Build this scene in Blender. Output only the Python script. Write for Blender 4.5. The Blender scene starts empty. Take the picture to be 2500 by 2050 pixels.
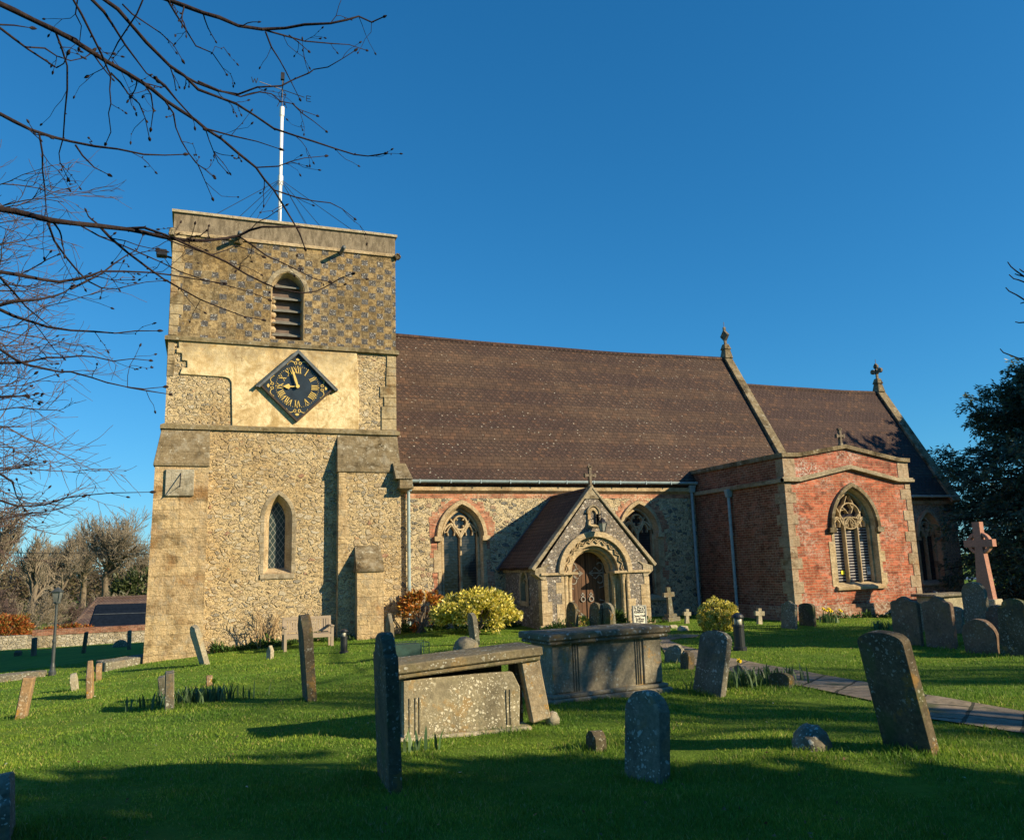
import bpy, bmesh, math, random
import numpy as np
from mathutils import Vector, Matrix
from mathutils.geometry import tessellate_polygon
R=math.radians
random.seed(7); RNG=np.random.default_rng(7)
SC=bpy.context.scene; COL=SC.collection
# ---------------------------------------------------------------- camera model (eye at the origin, Y = north, X = along the church)
F=1974.0; CX,CY=1250.0,1025.0
def _rot(a,p,r):
    fw=np.array([math.sin(a)*math.cos(p),math.cos(a)*math.cos(p),math.sin(p)])
    rt=np.array([math.cos(a),-math.sin(a),0.]); up=np.cross(rt,fw)
    return np.array([rt*math.cos(r)+up*math.sin(r),-(-rt*math.sin(r)+up*math.cos(r)),fw])
MM=_rot(R(20.975),R(10.196),R(-1.7717))
def ray(x,y): return MM.T@np.array([(x-CX)/F,(y-CY)/F,1.0])
def atY(x,y,Y): d=ray(x,y); return d*(Y/d[1])
def atX(x,y,X): d=ray(x,y); return d*(X/d[0])
def atD(x,y,D): d=ray(x,y); return d*(D/np.linalg.norm(d))
def xz(x,y,Y): p=atY(x,y,Y); return (float(p[0]),float(p[2]))
def proj(P):
    c=MM@np.array(P,float); return (CX+F*c[0]/c[2],CY+F*c[1]/c[2])
def sst(a,b,x):
    t=np.clip((x-a)/(b-a),0,1); return t*t*(3-2*t)
def gz(x,y):
    x=np.asarray(x,float); y=np.asarray(y,float)
    left=sst(7,-2,x); far=sst(6,23,y)
    z=-1.66-0.36*left*far-0.06*far*(1-left)-0.09*sst(12,18,x)*far
    z=z-0.4*np.clip((0.3-x)/6,0,3)*sst(4,22,y)*(1-sst(26,44,y))
    z=z-np.minimum(0.057*np.maximum(0,y-25),2.3)*sst(8,0,x)-np.minimum(0.03*np.maximum(0,y-26),1.2)*sst(0,8,x)
    b=0.5*(np.sin(x*1.9+y*.7)+np.sin(x*.8-y*1.7+1.3)+np.sin(x*3.1+2.)*np.sin(y*2.7))
    return z+0.028*b
def onG(x,y):
    d=ray(x,y); t=2.0
    for _ in range(400):
        p=d*t
        if p[2]<=gz(p[0],p[1]): break
        t*=1.02
    lo,hi=t/1.02,t
    for _ in range(30):
        m=(lo+hi)/2; p=d*m
        if p[2]<=gz(p[0],p[1]): hi=m
        else: lo=m
    return d*hi
# ---------------------------------------------------------------- objects
ORG={}
def setp(o,label=None,cat=None,group=None,kind=None):
    if label: o['label']=label
    if cat: o['category']=cat
    if group: o['group']=group
    if kind: o['kind']=kind
    return o
def thing(name,label,cat,loc=(0,0,0),group=None):
    o=bpy.data.objects.new(name,None); COL.objects.link(o); o.location=loc; o.empty_display_size=.2
    ORG[o.name]=Vector(loc); return setp(o,label,cat,group)
def link(name,me,mat,parent=None,loc=None):
    o=bpy.data.objects.new(name,me); COL.objects.link(o)
    if mat: me.materials.append(mat)
    if parent:
        o.parent=parent; ORG[o.name]=ORG[parent.name]
    else:
        ORG[o.name]=Vector(loc or (0,0,0)); o.location=ORG[o.name]
    return o
class MB:
    def __init__(s): s.v=[]; s.f=[]; s.ch=[]
    def add(s,vs,fs):
        k=len(s.v); s.ch.append((k,k+len(vs),len(s.f),len(s.f)+len(fs))); s.v+= [tuple(map(float,p)) for p in vs]; s.f+=[tuple(i+k for i in f) for f in fs]; return s
    def box(s,x0,x1,y0,y1,z0,z1):
        return s.add([(x0,y0,z0),(x1,y0,z0),(x1,y1,z0),(x0,y1,z0),(x0,y0,z1),(x1,y0,z1),(x1,y1,z1),(x0,y1,z1)],
            [(0,3,2,1),(4,5,6,7),(0,1,5,4),(1,2,6,5),(2,3,7,6),(3,0,4,7)])
    def hexa(s,a,b):   # two quads (lists of 4 points), bottom and top
        return s.add(list(a)+list(b),[(0,3,2,1),(4,5,6,7),(0,1,5,4),(1,2,6,5),(2,3,7,6),(3,0,4,7)])
    def prism(s,poly,y0,y1,fn=None):   # polygon in (x,z) pushed from y0 to y1
        fn=fn or (lambda u,v,d:(u,d,v)); n=len(poly)
        tri=tessellate_polygon([[Vector((a,b,0)) for a,b in poly]])
        vs=[fn(a,b,y0) for a,b in poly]+[fn(a,b,y1) for a,b in poly]
        fs=[tuple(t) for t in tri]+[tuple(i+n for i in reversed(t)) for t in tri]
        fs+=[(i,(i+1)%n,(i+1)%n+n,i+n) for i in range(n)]
        return s.add(vs,fs)
    def face(s,outer,holes,y,reveal,fn=None,back=False):   # a sheet at depth y with holes whose sides run back by reveal
        fn=fn or (lambda u,v,d:(u,d,v))
        loops=[outer]+holes; flat=[p for l in loops for p in l]
        tri=tessellate_polygon([[Vector((a,b,0)) for a,b in l] for l in loops])
        s.add([fn(a,b,y) for a,b in flat],[tuple(t) for t in tri])
        for h in holes:
            n=len(h); s.add([fn(a,b,y) for a,b in h]+[fn(a,b,y+reveal) for a,b in h],[(i,(i+1)%n,(i+1)%n+n,i+n) for i in range(n)])
        return s
    def splay(s,l0,y0,l1,y1,fn=None):
        fn=fn or (lambda u,v,d:(u,d,v)); n=len(l0)
        return s.add([fn(a,b,y0) for a,b in l0]+[fn(a,b,y1) for a,b in l1],[(i,(i+1)%n,(i+1)%n+n,i+n) for i in range(n)])
    def bar(s,path,w,y0,y1,closed=False,fn=None,ch=0.0):   # ribbon of width w along a 2D path, from depth y0 (front) to y1
        fn=fn or (lambda u,v,d:(u,d,v)); P=[np.array(p,float) for p in path]; n=len(P); L=[];Rr=[]
        for i in range(n):
            a=P[i-1] if (i>0 or closed) else P[i]; b=P[(i+1)%n] if (i<n-1 or closed) else P[i]
            t=b-a; t=t/(np.linalg.norm(t)+1e-9); nn=np.array([-t[1],t[0]])
            L.append(P[i]+nn*w/2); Rr.append(P[i]-nn*w/2)
        vs=[]
        for i in range(n):
            c0=L[i]*(1-ch)+P[i]*ch; c1=Rr[i]*(1-ch)+P[i]*ch
            vs+=[fn(*c0,y0),fn(*c1,y0),fn(*Rr[i],y1 if ch==0 else y0+(y1-y0)*.4),fn(*L[i],y1 if ch==0 else y0+(y1-y0)*.4)]
            if ch>0: vs+=[fn(*Rr[i],y1),fn(*L[i],y1)]
        k=6 if ch>0 else 4; ring=[0,1,2,4,5,3] if ch>0 else [0,1,2,3]; fs=[]
        for i in range(n if closed else n-1):
            j=(i+1)%n
            for a in range(k):
                p,q=ring[a],ring[(a+1)%k]; fs.append((i*k+p,j*k+p,j*k+q,i*k+q))
        if not closed: fs+=[tuple(ring),tuple((n-1)*k+r for r in reversed(ring))]
        return s.add(vs,fs)
    def tube(s,path,rad,n=6,caps=True):
        P=[np.array(p,float) for p in path]; m=len(P); rad=[rad]*m if np.isscalar(rad) else rad
        vs=[];fs=[]; up=None
        for i in range(m):
            t=P[min(i+1,m-1)]-P[max(i-1,0)]; t=t/(np.linalg.norm(t)+1e-9)
            if up is None: up=np.array([0,0,1.]) if abs(t[2])<.9 else np.array([1.,0,0])
            a=np.cross(t,up); a/=np.linalg.norm(a)+1e-9; b=np.cross(a,t); up=b
            for k in range(n):
                th=2*math.pi*k/n; vs.append(P[i]+rad[i]*(a*math.cos(th)+b*math.sin(th)))
        for i in range(m-1):
            for k in range(n): fs.append((i*n+k,i*n+(k+1)%n,(i+1)*n+(k+1)%n,(i+1)*n+k))
        if caps: fs+=[tuple(range(n-1,-1,-1)),tuple((m-1)*n+k for k in range(n))]
        return s.add(vs,fs)
    def lathe(s,prof,c,n=16,ax=None):   # prof: (r,z)
        vs=[];fs=[];m=len(prof)
        for r,z in prof:
            for k in range(n):
                th=2*math.pi*k/n; vs.append((c[0]+r*math.cos(th),c[1]+r*math.sin(th),c[2]+z))
        for i in range(m-1):
            for k in range(n): fs.append((i*n+k,i*n+(k+1)%n,(i+1)*n+(k+1)%n,(i+1)*n+k))
        fs+=[tuple(range(n-1,-1,-1)),tuple((m-1)*n+k for k in range(n))]
        return s.add(vs,fs)
    def rotz(s,a,c=(0,0)):
        ca,sa=math.cos(a),math.sin(a)
        s.v=[(c[0]+(x-c[0])*ca-(y-c[1])*sa,c[1]+(x-c[0])*sa+(y-c[1])*ca,z) for x,y,z in s.v]; return s
    def xf(s,M): s.v=[tuple(M@Vector(p)) for p in s.v]; return s
    def each(s,key,*a,**k):   # one object per group of pieces
        G={}
        for v0,v1,f0,f1 in s.ch:
            c=np.mean(np.array(s.v[v0:v1]),0); m=G.setdefault(key(*c),MB()); m.add(s.v[v0:v1],[tuple(i-v0 for i in f) for f in s.f[f0:f1]])
        return [m.build(*a,**k) for m in G.values()]
    def build(s,name,mat,parent=None,loc=None,bevel=0,smooth=False,seg=1,sub=0,wob=0,wsc=2.0):
        o_=ORG[parent.name] if parent else Vector(loc or (0,0,0))
        me=bpy.data.meshes.new(name)
        me.from_pydata([(a-o_.x,b-o_.y,c-o_.z) for a,b,c in s.v],[],s.f)
        bm=bmesh.new(); bm.from_mesh(me)
        bmesh.ops.remove_doubles(bm,verts=bm.verts,dist=1e-5)
        bmesh.ops.recalc_face_normals(bm,faces=bm.faces)
        if sub:
            bmesh.ops.triangulate(bm,faces=[f for f in bm.faces if len(f.verts)>4])
            bmesh.ops.subdivide_edges(bm,edges=bm.edges,cuts=sub,use_grid_fill=True)
        if bevel:
            es=[e for e in bm.edges if len(e.link_faces)==2 and e.calc_face_angle(0)>.5]
            bmesh.ops.bevel(bm,geom=es,offset=bevel,segments=seg,affect='EDGES',profile=.6,clamp_overlap=True)
        if wob:
            from mathutils import noise
            off=Vector((random.random()*50,random.random()*50,random.random()*50))
            for v in bm.verts: v.co+=wob*noise.noise_vector(v.co*wsc+off)+wob*.5*noise.noise_vector(v.co*wsc*3.1+off)
        bm.to_mesh(me); bm.free()
        if smooth: me.shade_smooth()
        return link(name,me,mat,parent,loc)
def mesh_np(name,V,Fa,mat,parent=None,loc=None,smooth=False):   # many small faces at once: V (n,3), Fa (m,k)
    o_=ORG[parent.name] if parent else Vector(loc or (0,0,0))
    V=np.asarray(V,np.float32)-np.array(o_,np.float32); Fa=np.asarray(Fa,np.int32); m,k=Fa.shape
    me=bpy.data.meshes.new(name); me.vertices.add(len(V)); me.vertices.foreach_set('co',V.ravel())
    me.loops.add(m*k); me.loops.foreach_set('vertex_index',Fa.ravel())
    me.polygons.add(m); me.polygons.foreach_set('loop_start',np.arange(0,m*k,k,dtype=np.int32))
    me.update(calc_edges=True)
    if smooth: me.shade_smooth()
    return link(name,me,mat,parent,loc)
# ---------------------------------------------------------------- node materials
class Mt:
    def __init__(s,name,rough=.85,spec=.3):
        s.m=bpy.data.materials.new(name); s.m.use_nodes=True; s.t=s.m.node_tree; s.b=s.t.nodes['Principled BSDF']
        s.b.inputs['Roughness'].default_value=rough; s.b.inputs['Specular IOR Level'].default_value=spec
    def put(s,sock,v):
        if isinstance(v,bpy.types.NodeSocket): s.t.links.new(v,sock)
        elif hasattr(v,'__len__') and len(v)==3 and sock.type=='RGBA': sock.default_value=(*v,1)
        else: sock.default_value=v
    def n(s,ty,ins={},**at):
        nd=s.t.nodes.new(ty)
        for k,v in at.items(): setattr(nd,k,v)
        for k,v in ins.items(): s.put(nd.inputs[k],v)
        return nd
    def pos(s): return s.n('ShaderNodeNewGeometry').outputs['Position']
    def obj(s,rnd=True):
        v=s.n('ShaderNodeTexCoord').outputs['Object']
        if rnd:
            r=s.n('ShaderNodeObjectInfo').outputs['Random']
            v=s.n('ShaderNodeVectorMath',{0:v,1:s.n('ShaderNodeCombineXYZ',{0:s.mth('MULTIPLY',r,37.),1:s.mth('MULTIPLY',r,91.),2:s.mth('MULTIPLY',r,13.)}).outputs[0]},operation='ADD').outputs[0]
        return v
    def isl(s): return s.n('ShaderNodeNewGeometry').outputs['Random Per Island']
    def sep(s,v): return s.n('ShaderNodeSeparateXYZ',{0:v}).outputs
    def comb(s,x,y,z=0.): return s.n('ShaderNodeCombineXYZ',{0:x,1:y,2:z}).outputs[0]
    def mth(s,op,a,b=0.,c=0.): return s.n('ShaderNodeMath',{0:a,1:b,2:c},operation=op).outputs[0]
    def vm(s,op,a,b): return s.n('ShaderNodeVectorMath',{0:a,1:b},operation=op).outputs[0]
    def noise(s,v,sc,det=3.,ro=.55,dis=0.): return s.n('ShaderNodeTexNoise',{'Vector':v,'Scale':sc,'Detail':det,'Roughness':ro,'Distortion':dis}).outputs['Fac']
    def noisec(s,v,sc,det=2.): return s.n('ShaderNodeTexNoise',{'Vector':v,'Scale':sc,'Detail':det}).outputs['Color']
    def vor(s,v,sc,feature='F1',rnd=1.): return s.n('ShaderNodeTexVoronoi',{'Vector':v,'Scale':sc,'Randomness':rnd},feature=feature)
    def ramp(s,f,st,mode='LINEAR'):
        nd=s.n('ShaderNodeValToRGB',{0:f}); e=nd.color_ramp.elements; nd.color_ramp.interpolation=mode
        while len(e)<len(st): e.new(.5)
        for i,(p,c) in enumerate(st): e[i].position=p; e[i].color=(c,c,c,1) if np.isscalar(c) else (*c,1)
        return nd.outputs[0]
    def step(s,f,a,b): return s.n('ShaderNodeMapRange',{0:f,1:a,2:b,3:0.,4:1.},interpolation_type='SMOOTHSTEP').outputs[0]
    def mix(s,f,a,b,mode='MIX'):
        nd=s.n('ShaderNodeMix',data_type='RGBA',blend_type=mode); s.put(nd.inputs[0],f); s.put(nd.inputs[6],a); s.put(nd.inputs[7],b); return nd.outputs[2]
    def wuv(s,v):   # wall coordinates: along the wall, height
        x,y,z=s.sep(v); return s.comb(s.mth('ADD',x,y),z)
    def bump(s,h,dist=.02,st=1.,nrm=None):
        ins={'Height':h,'Distance':dist,'Strength':st}
        if nrm is not None: ins['Normal']=nrm
        o=s.n('ShaderNodeBump',ins).outputs[0]; s.put(s.b.inputs['Normal'],o); return o
    def col(s,c): s.put(s.b.inputs['Base Color'],c); return s
    def rough(s,v): s.put(s.b.inputs['Roughness'],v); return s
def flat(name,c,rough=.6,spec=.3,metal=0.,var=.25,sc=6.):
    m=Mt(name,rough,spec); v=m.obj(); n=m.noise(v,sc,5,.65)
    m.col(m.mix(m.step(n,.3,.7),tuple(x*(1-var) for x in c),tuple(x*(1+var) for x in c))); m.b.inputs['Metallic'].default_value=metal
    m.bump(m.noise(v,sc*6,3),.004,.5); return m.m
def mflint(name,pal,mortar,sc=8.,mw=.12,ax=.62,bst=1.,dist=.04,stain=(.2,.15,.08),sa=.45,cover=0.):
    m=Mt(name,.8,.35); p=m.pos(); w=m.vm('ADD',p,m.vm('MULTIPLY',m.vm('SUBTRACT',m.noisec(p,sc*.8,4.),(.5,.5,.5)),(1.3/sc,1.3/sc,1./sc)))
    v=m.vm('MULTIPLY',w,(ax,ax,1.)); c=m.vor(v,sc); e=m.vor(v,sc,'DISTANCE_TO_EDGE').outputs['Distance']
    rc=m.sep(c.outputs['Color']); stone=m.ramp(rc[0],pal,'CONSTANT')
    br=m.noise(p,sc*5,4,.7); stone=m.mix(m.step(br,.38,.66),m.mix(1.,stone,(.42,.4,.4),'MULTIPLY'),m.mix(.3,stone,(.85,.82,.72)))
    pres=m.step(rc[1],cover-.02,cover+.02)   # some nodules lie buried in the mortar
    k=m.mth('MULTIPLY',m.step(e,mw*.35,mw),pres)
    if cover:   # smaller stones fill in between
        c2=m.vor(v,sc*1.9); e2=m.vor(v,sc*1.9,'DISTANCE_TO_EDGE').outputs['Distance']; r2=m.sep(c2.outputs['Color']); k2=m.mth('MULTIPLY',m.mth('MULTIPLY',m.step(e2,mw*.4,mw*1.1),m.step(r2[1],.3,.34)),m.mth('SUBTRACT',1.,pres))
        stone=m.mix(m.mth('SUBTRACT',1.,pres),stone,m.mix(m.step(br,.38,.66),m.ramp(r2[0],pal,'CONSTANT'),m.ramp(r2[2],pal,'CONSTANT'))); k=m.mth('MAXIMUM',k,k2)
    mo=m.mix(m.step(m.noise(p,22,4,.7),.36,.62),tuple(x*.55 for x in mortar),mortar); mo=m.mix(m.mth('MULTIPLY',m.mth('MULTIPLY',m.step(e,0.,mw*.22),-1.),0.),mo,mo)
    cr=m.mth('MULTIPLY',m.mth('SUBTRACT',1.,m.mth('ABSOLUTE',m.mth('SUBTRACT',m.mth('MULTIPLY',k,2.),1.))),m.step(m.noise(p,sc*1.3,3),.45,.6)); col=m.mix(k,mo,stone); col=m.mix(m.mth('MULTIPLY',cr,.92),col,(.05,.035,.02)); big=m.step(m.noise(p,.55,5,.6),.48,.7)  # darkened rims between stones: crevice shade put into the colour
    col=m.mix(m.mth('MULTIPLY',big,sa),col,m.mix(1.,col,tuple(x*3 for x in stain),'MULTIPLY')); m.col(col)
    h=m.mth('ADD',m.mth('MULTIPLY',k,m.mth('ADD',m.mth('MULTIPLY',rc[2],.5),.55)),m.mth('MULTIPLY',br,.35)); m.bump(h,dist,bst)
    return m.m
def mashlar(name,c0,c1,bw=.52,bh=.27,mortar=None,lich=.4,bst=.8,dark=.5,orange=.0,lic=(.62,.6,.5)):
    m=Mt(name,.85,.2); p=m.pos(); u=m.wuv(m.vm('ADD',p,m.vm('MULTIPLY',m.vm('SUBTRACT',m.noisec(p,3.),(.5,.5,.5)),(.09,.09,.06))))
    b=m.n('ShaderNodeTexBrick',{'Vector':u,'Color1':c0,'Color2':c1,'Mortar':mortar or tuple(x*.86 for x in c0),'Scale':1.,'Mortar Size':.008,'Mortar Smooth':.3,'Bias':-.1,'Brick Width':bw,'Row Height':bh},offset=.43,squash=1.3,squash_frequency=3)
    n1=m.noise(p,2.2,6,.65); n2=m.noise(m.vm('MULTIPLY',p,(1.,1.,2.6)),10,6,.72); col=b.outputs['Color']
    col=m.mix(m.mth('MULTIPLY',m.step(n1,.45,.7),dark),col,m.mix(1.,col,(.32,.3,.26),'MULTIPLY'))
    col=m.mix(m.step(n2,.36,.62),m.mix(1.,col,(.7,.66,.6),'MULTIPLY'),col); col=m.mix(m.mth('MULTIPLY',m.step(m.noise(m.vm('MULTIPLY',p,(1.,1.,.18)),7.,4,.7),.5,.68),dark*.6),col,m.mix(1.,col,(.4,.38,.33),'MULTIPLY'))
    col=m.mix(m.mth('MULTIPLY',m.step(m.noise(p,3.4,6,.7),.5,.62),dark*.7),col,(.3,.27,.21)); vb=m.vor(m.vm('MULTIPLY',p,(1.5,1.5,3.2)),1.); col=m.mix(m.mth('MULTIPLY',m.mth('MULTIPLY',m.step(m.sep(vb.outputs['Color'])[0],.78,.8),m.step(n1,.4,.55)),dark),col,m.mix(1.,col,(.45,.42,.36),'MULTIPLY'))
    if orange: col=m.mix(m.mth('MULTIPLY',m.step(m.noise(p,1.1,4,.6),.55,.7),orange),col,(.5,.22,.06))
    l=m.mth('MULTIPLY',m.step(m.noise(p,9,4,.75),.60,.68),lich); col=m.mix(l,col,lic); m.col(col)
    m.bump(m.mth('ADD',m.mth('ADD',m.mth('MULTIPLY',b.outputs['Fac'],-.4),m.mth('MULTIPLY',m.noise(p,30,5,.7),.8)),m.mth('MULTIPLY',m.noise(p,6,4,.6),1.6)),.025,bst); return m.m
def mstone(name,c,dark=(.3,.28,.22),lich=.5,lsc=14.,orange=.15,green=.2,lc=(.55,.56,.5),lth=.56,bst=.6):
    m=Mt(name,.9,.2); v=m.obj(); n1=m.noise(v,3.,6,.65); n2=m.noise(v,25,5,.7)
    col=m.mix(m.step(n1,.35,.7),c,dark); col=m.mix(m.step(n2,.3,.75),m.mix(1.,col,(.6,.6,.6),'MULTIPLY'),col)
    col=m.mix(m.mth('MULTIPLY',m.step(m.noise(v,2.1,4,.6,.4),.52,.66),green),col,(.07,.1,.03))
    col=m.mix(m.mth('MULTIPLY',m.step(m.noise(m.vm('ADD',v,(7,3,1)),3.7,4,.7),.56,.64),orange),col,(.42,.22,.03))
    vv=m.vm('ADD',v,m.vm('MULTIPLY',m.vm('SUBTRACT',m.noisec(v,lsc),(.5,.5,.5)),(.06,.06,.06)))
    vo=m.vor(vv,lsc); s0=m.mth('SUBTRACT',1.,m.step(vo.outputs['Distance'],.22,.34)); pick=m.step(m.sep(vo.outputs['Color'])[0],lth,lth+.03)
    vo2=m.vor(vv,lsc*2.3); s2=m.mth('MULTIPLY',m.mth('SUBTRACT',1.,m.step(vo2.outputs['Distance'],.25,.36)),m.step(m.sep(vo2.outputs['Color'])[1],lth+.1,lth+.13))
    l=m.mth('MULTIPLY',m.mth('MAXIMUM',m.mth('MULTIPLY',s0,pick),s2),m.mth('MULTIPLY',lich,m.step(m.noise(v,2.6,3),.38,.55)))
    m.col(m.mix(l,col,lc)); m.bump(m.mth('ADD',m.noise(v,18,6,.7),m.mth('MULTIPLY',l,.3)),.02,bst); return m.m
def mbrick(name,c0,c1,white=.3,wc=(.5,.47,.42),dark=.3):
    m=Mt(name,.85,.2); p=m.pos(); u=m.wuv(m.vm('ADD',p,m.vm('MULTIPLY',m.vm('SUBTRACT',m.noisec(p,5.),(.5,.5,.5)),(.012,.012,.012))))
    b=m.n('ShaderNodeTexBrick',{'Vector':u,'Color1':c0,'Color2':c1,'Mortar':(.4,.28,.19),'Scale':1.,'Mortar Size':.0085,'Mortar Smooth':.2,'Brick Width':.225,'Row Height':.073},offset=.5)
    col=m.mix(m.step(m.noise(p,6,4,.7),.42,.7),b.outputs['Color'],m.mix(1.,b.outputs['Color'],(.5,.45,.45),'MULTIPLY'))
    col=m.mix(m.mth('MULTIPLY',m.step(m.noise(p,1.,5,.65),.5,.72),dark),col,(.12,.07,.05))
    w=m.mth('MULTIPLY',m.mth('MULTIPLY',m.step(m.noise(p,1.3,4,.6),.45,.62),m.step(m.noise(p,16,4,.75),.45,.62)),white)
    wo=m.vor(m.vm('MULTIPLY',p,(4.6,4.6,13.7)),1.); rr=m.sep(wo.outputs['Color']); col=m.mix(m.mth('MULTIPLY',m.step(rr[0],.78,.84),.55),col,tuple(min(1,x*1.35+.02) for x in c0)); col=m.mix(m.mth('MULTIPLY',m.step(rr[1],.8,.85),.5),col,m.mix(1.,col,(.45,.42,.45),'MULTIPLY')); m.col(m.mix(w,col,wc)); m.bump(m.mth('ADD',m.mth('MULTIPLY',b.outputs['Fac'],-1.),m.mth('MULTIPLY',m.noise(p,40,3),.6)),.012,.8); return m.m
def mtile(name,c0,c1,slope,speck=.6,dark=(.05,.035,.03),tw=.19,th=.135,axis='x',warm=.3):
    m=Mt(name,.8,.25); p=m.pos(); x,y,z=m.sep(p)
    p2=m.vm('ADD',p,m.vm('MULTIPLY',m.vm('SUBTRACT',m.noisec(p,1.5),(.5,.5,.5)),(.03,.03,.05)))
    x2,y2,z2=m.sep(p2); v=m.mth('DIVIDE',z2,math.sin(slope)); u=x2 if axis=='x' else y2
    row=m.mth('DIVIDE',v,th); fr=m.mth('FRACT',row); rid=m.mth('FLOOR',row)
    uu=m.mth('ADD',m.mth('DIVIDE',u,tw),m.mth('MULTIPLY',m.mth('MODULO',rid,2.),.5)); fu=m.mth('FRACT',uu); cid=m.mth('FLOOR',uu)
    wn=m.n('ShaderNodeTexWhiteNoise',{'Vector':m.comb(cid,rid)},noise_dimensions='2D').outputs['Color']; r0,r1,r2=m.sep(wn)
    band=m.step(m.mth('FRACT',m.mth('DIVIDE',v,1.18)),.44,.47)   # bands of pointed tiles between plain ones
    d=m.mth('ABSOLUTE',m.mth('SUBTRACT',fu,.5))
    edge=m.mth('MULTIPLY',band,m.mth('MULTIPLY',d,1.1)); low=m.mth('SUBTRACT',fr,edge)
    gap=m.mth('MAXIMUM',m.mth('SUBTRACT',1.,m.step(low,-.02,.16)),m.mth('MULTIPLY',m.step(d,.44,.5),.6))
    col=m.mix(r0,c0,c1); col=m.mix(band,m.mix(1.,col,(1.06,1.04,.98),'MULTIPLY'),m.mix(1.,col,(.92,.88,.94),'MULTIPLY')); col=m.mix(m.mth('MULTIPLY',m.step(r1,.8,.95),.5),col,(.17,.09,.055))
    big=m.noise(p,.35,5,.6); col=m.mix(m.mth('MULTIPLY',m.step(big,.4,.68),warm),col,(.19,.13,.085))
    col=m.mix(m.step(m.noise(p,7,4,.7),.3,.75),m.mix(1.,col,(.65,.65,.68),'MULTIPLY'),col)
    col=m.mix(m.mth('MULTIPLY',gap,.85),col,dark)
    vo=m.vor(m.vm('MULTIPLY',p,(1.,1.,1.8)),5.5); sp=m.mth('MULTIPLY',m.mth('SUBTRACT',1.,m.step(vo.outputs['Distance'],.06,.2)),m.step(m.sep(vo.outputs['Color'])[0],.4,.44))
    sp=m.mth('MULTIPLY',sp,m.mth('MULTIPLY',m.step(m.noise(p,.6,3),.36,.55),m.step(m.noise(p,30,2),.38,.5)))
    col=m.mix(m.mth('MULTIPLY',sp,speck),col,(.6,.57,.5)); m.col(col)
    m.bump(m.mth('ADD',m.mth('ADD',m.mth('MULTIPLY',low,-.9),m.mth('MULTIPLY',gap,-.6)),m.mth('MULTIPLY',r2,.8)),.05,1.); return m.m
def mleaf(name,pal,trans=.35,rough=.5):
    m=Mt(name,rough,.35); c=m.ramp(m.isl(),pal); m.col(c)
    tr=m.n('ShaderNodeBsdfTranslucent',{'Color':c}); mx=m.n('ShaderNodeMixShader',{0:trans}); out=m.t.nodes['Material Output']
    m.t.links.new(m.b.outputs[0],mx.inputs[1]); m.t.links.new(tr.outputs[0],mx.inputs[2]); m.t.links.new(mx.outputs[0],out.inputs[0]); return m.m
def mbark(name,c0,c1,sc=6.):
    m=Mt(name,.9,.15); v=m.obj(False); n=m.noise(m.vm('MULTIPLY',v,(1,1,.25)),sc,5,.7)
    m.col(m.mix(m.step(n,.3,.7),c0,c1)); m.bump(n,.03,.7); return m.m
# ---------------------------------------------------------------- 2D outlines
def parch(cx,zs,a,h,n=12):   # pointed arch from left springing to right springing
    if h<=a*1.001:
        return [(cx-a*math.cos(t),zs+h*math.sin(t)) for t in np.linspace(0,math.pi,2*n+1)]
    Rr=(a*a+h*h)/(2*a); tm=math.acos((Rr-a)/Rr); L=[(cx-a+Rr-Rr*math.cos(t),zs+Rr*math.sin(t)) for t in np.linspace(0,tm,n+1)]
    return L+[(2*cx-x,z) for x,z in L[-2::-1]]
def arch_open(cx,z0,zs,a,h,n=12): return [(cx-a,z0)]+parch(cx,zs,a,h,n)+[(cx+a,z0)]
def circ(cx,cz,r,n=20,a0=0,a1=2*math.pi): return [(cx+r*math.cos(t),cz+r*math.sin(t)) for t in np.linspace(a0,a1,n+1)]
# ---------------------------------------------------------------- church materials
CREAM=(.62,.49,.29); TAN=(.46,.33,.17); BUFF=(.52,.41,.24)
M_tflint=mflint('rubble flint',[(0,(.66,.52,.31)),(.34,(.72,.61,.42)),(.52,(.58,.43,.24)),(.7,(.47,.36,.22)),(.82,(.3,.26,.2)),(.88,(.45,.2,.1)),(.91,(.74,.66,.5))],(.68,.53,.31),9.5,.16,.55,1.,.09,sa=.45,cover=.35)
M_nflint=mflint('nave flint',[(0,(.66,.57,.4)),(.35,(.5,.42,.28)),(.48,(.13,.12,.11)),(.62,(.6,.5,.34)),(.78,(.07,.068,.068)),(.92,(.4,.24,.14))],(.68,.56,.36),8.5,.17,.62,1.,.08,sa=.2,cover=.4)
M_pflint=mflint('knapped flint',[(0,(.09,.08,.09)),(.25,(.17,.14,.15)),(.45,(.27,.22,.21)),(.6,(.11,.1,.11)),(.74,(.5,.45,.42)),(.86,(.76,.71,.66))],(.34,.28,.22),18.,.12,.75,1.,.03,sa=.2)
M_cflint=mflint('chancel flint',[(0,(.3,.28,.24)),(.3,(.16,.15,.15)),(.55,(.42,.38,.3)),(.8,(.1,.1,.1))],(.4,.36,.28),9.,.16,.65,1.,.05,sa=.3)
M_ash=mashlar('buttress ashlar',(.6,.46,.27),(.48,.36,.22),.5,.24,lich=.35,orange=.25,dark=.65,bst=1.3)
M_ash2=mashlar('weathered slope stone',(.25,.2,.125),(.2,.165,.11),.6,.32,lich=.5,dark=.85)
M_dress=mashlar('dressed stone',(.56,.45,.3),(.49,.38,.24),.5,.34,lich=.25,dark=.4,orange=.2)
M_dress2=mashlar('grey dressed stone',(.42,.36,.26),(.36,.31,.23),.5,.34,lich=.3,dark=.5)
M_quoin=mashlar('quoin stone',(.42,.33,.24),(.38,.29,.21),3.,3.,lich=.7,dark=.6,orange=.3)
M_string=mashlar('string course stone',(.28,.23,.14),(.23,.19,.11),.8,.5,lich=.5,dark=.6)
M_brick=mbrick('red brick',(.42,.12,.065),(.3,.085,.05),white=.5)
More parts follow.
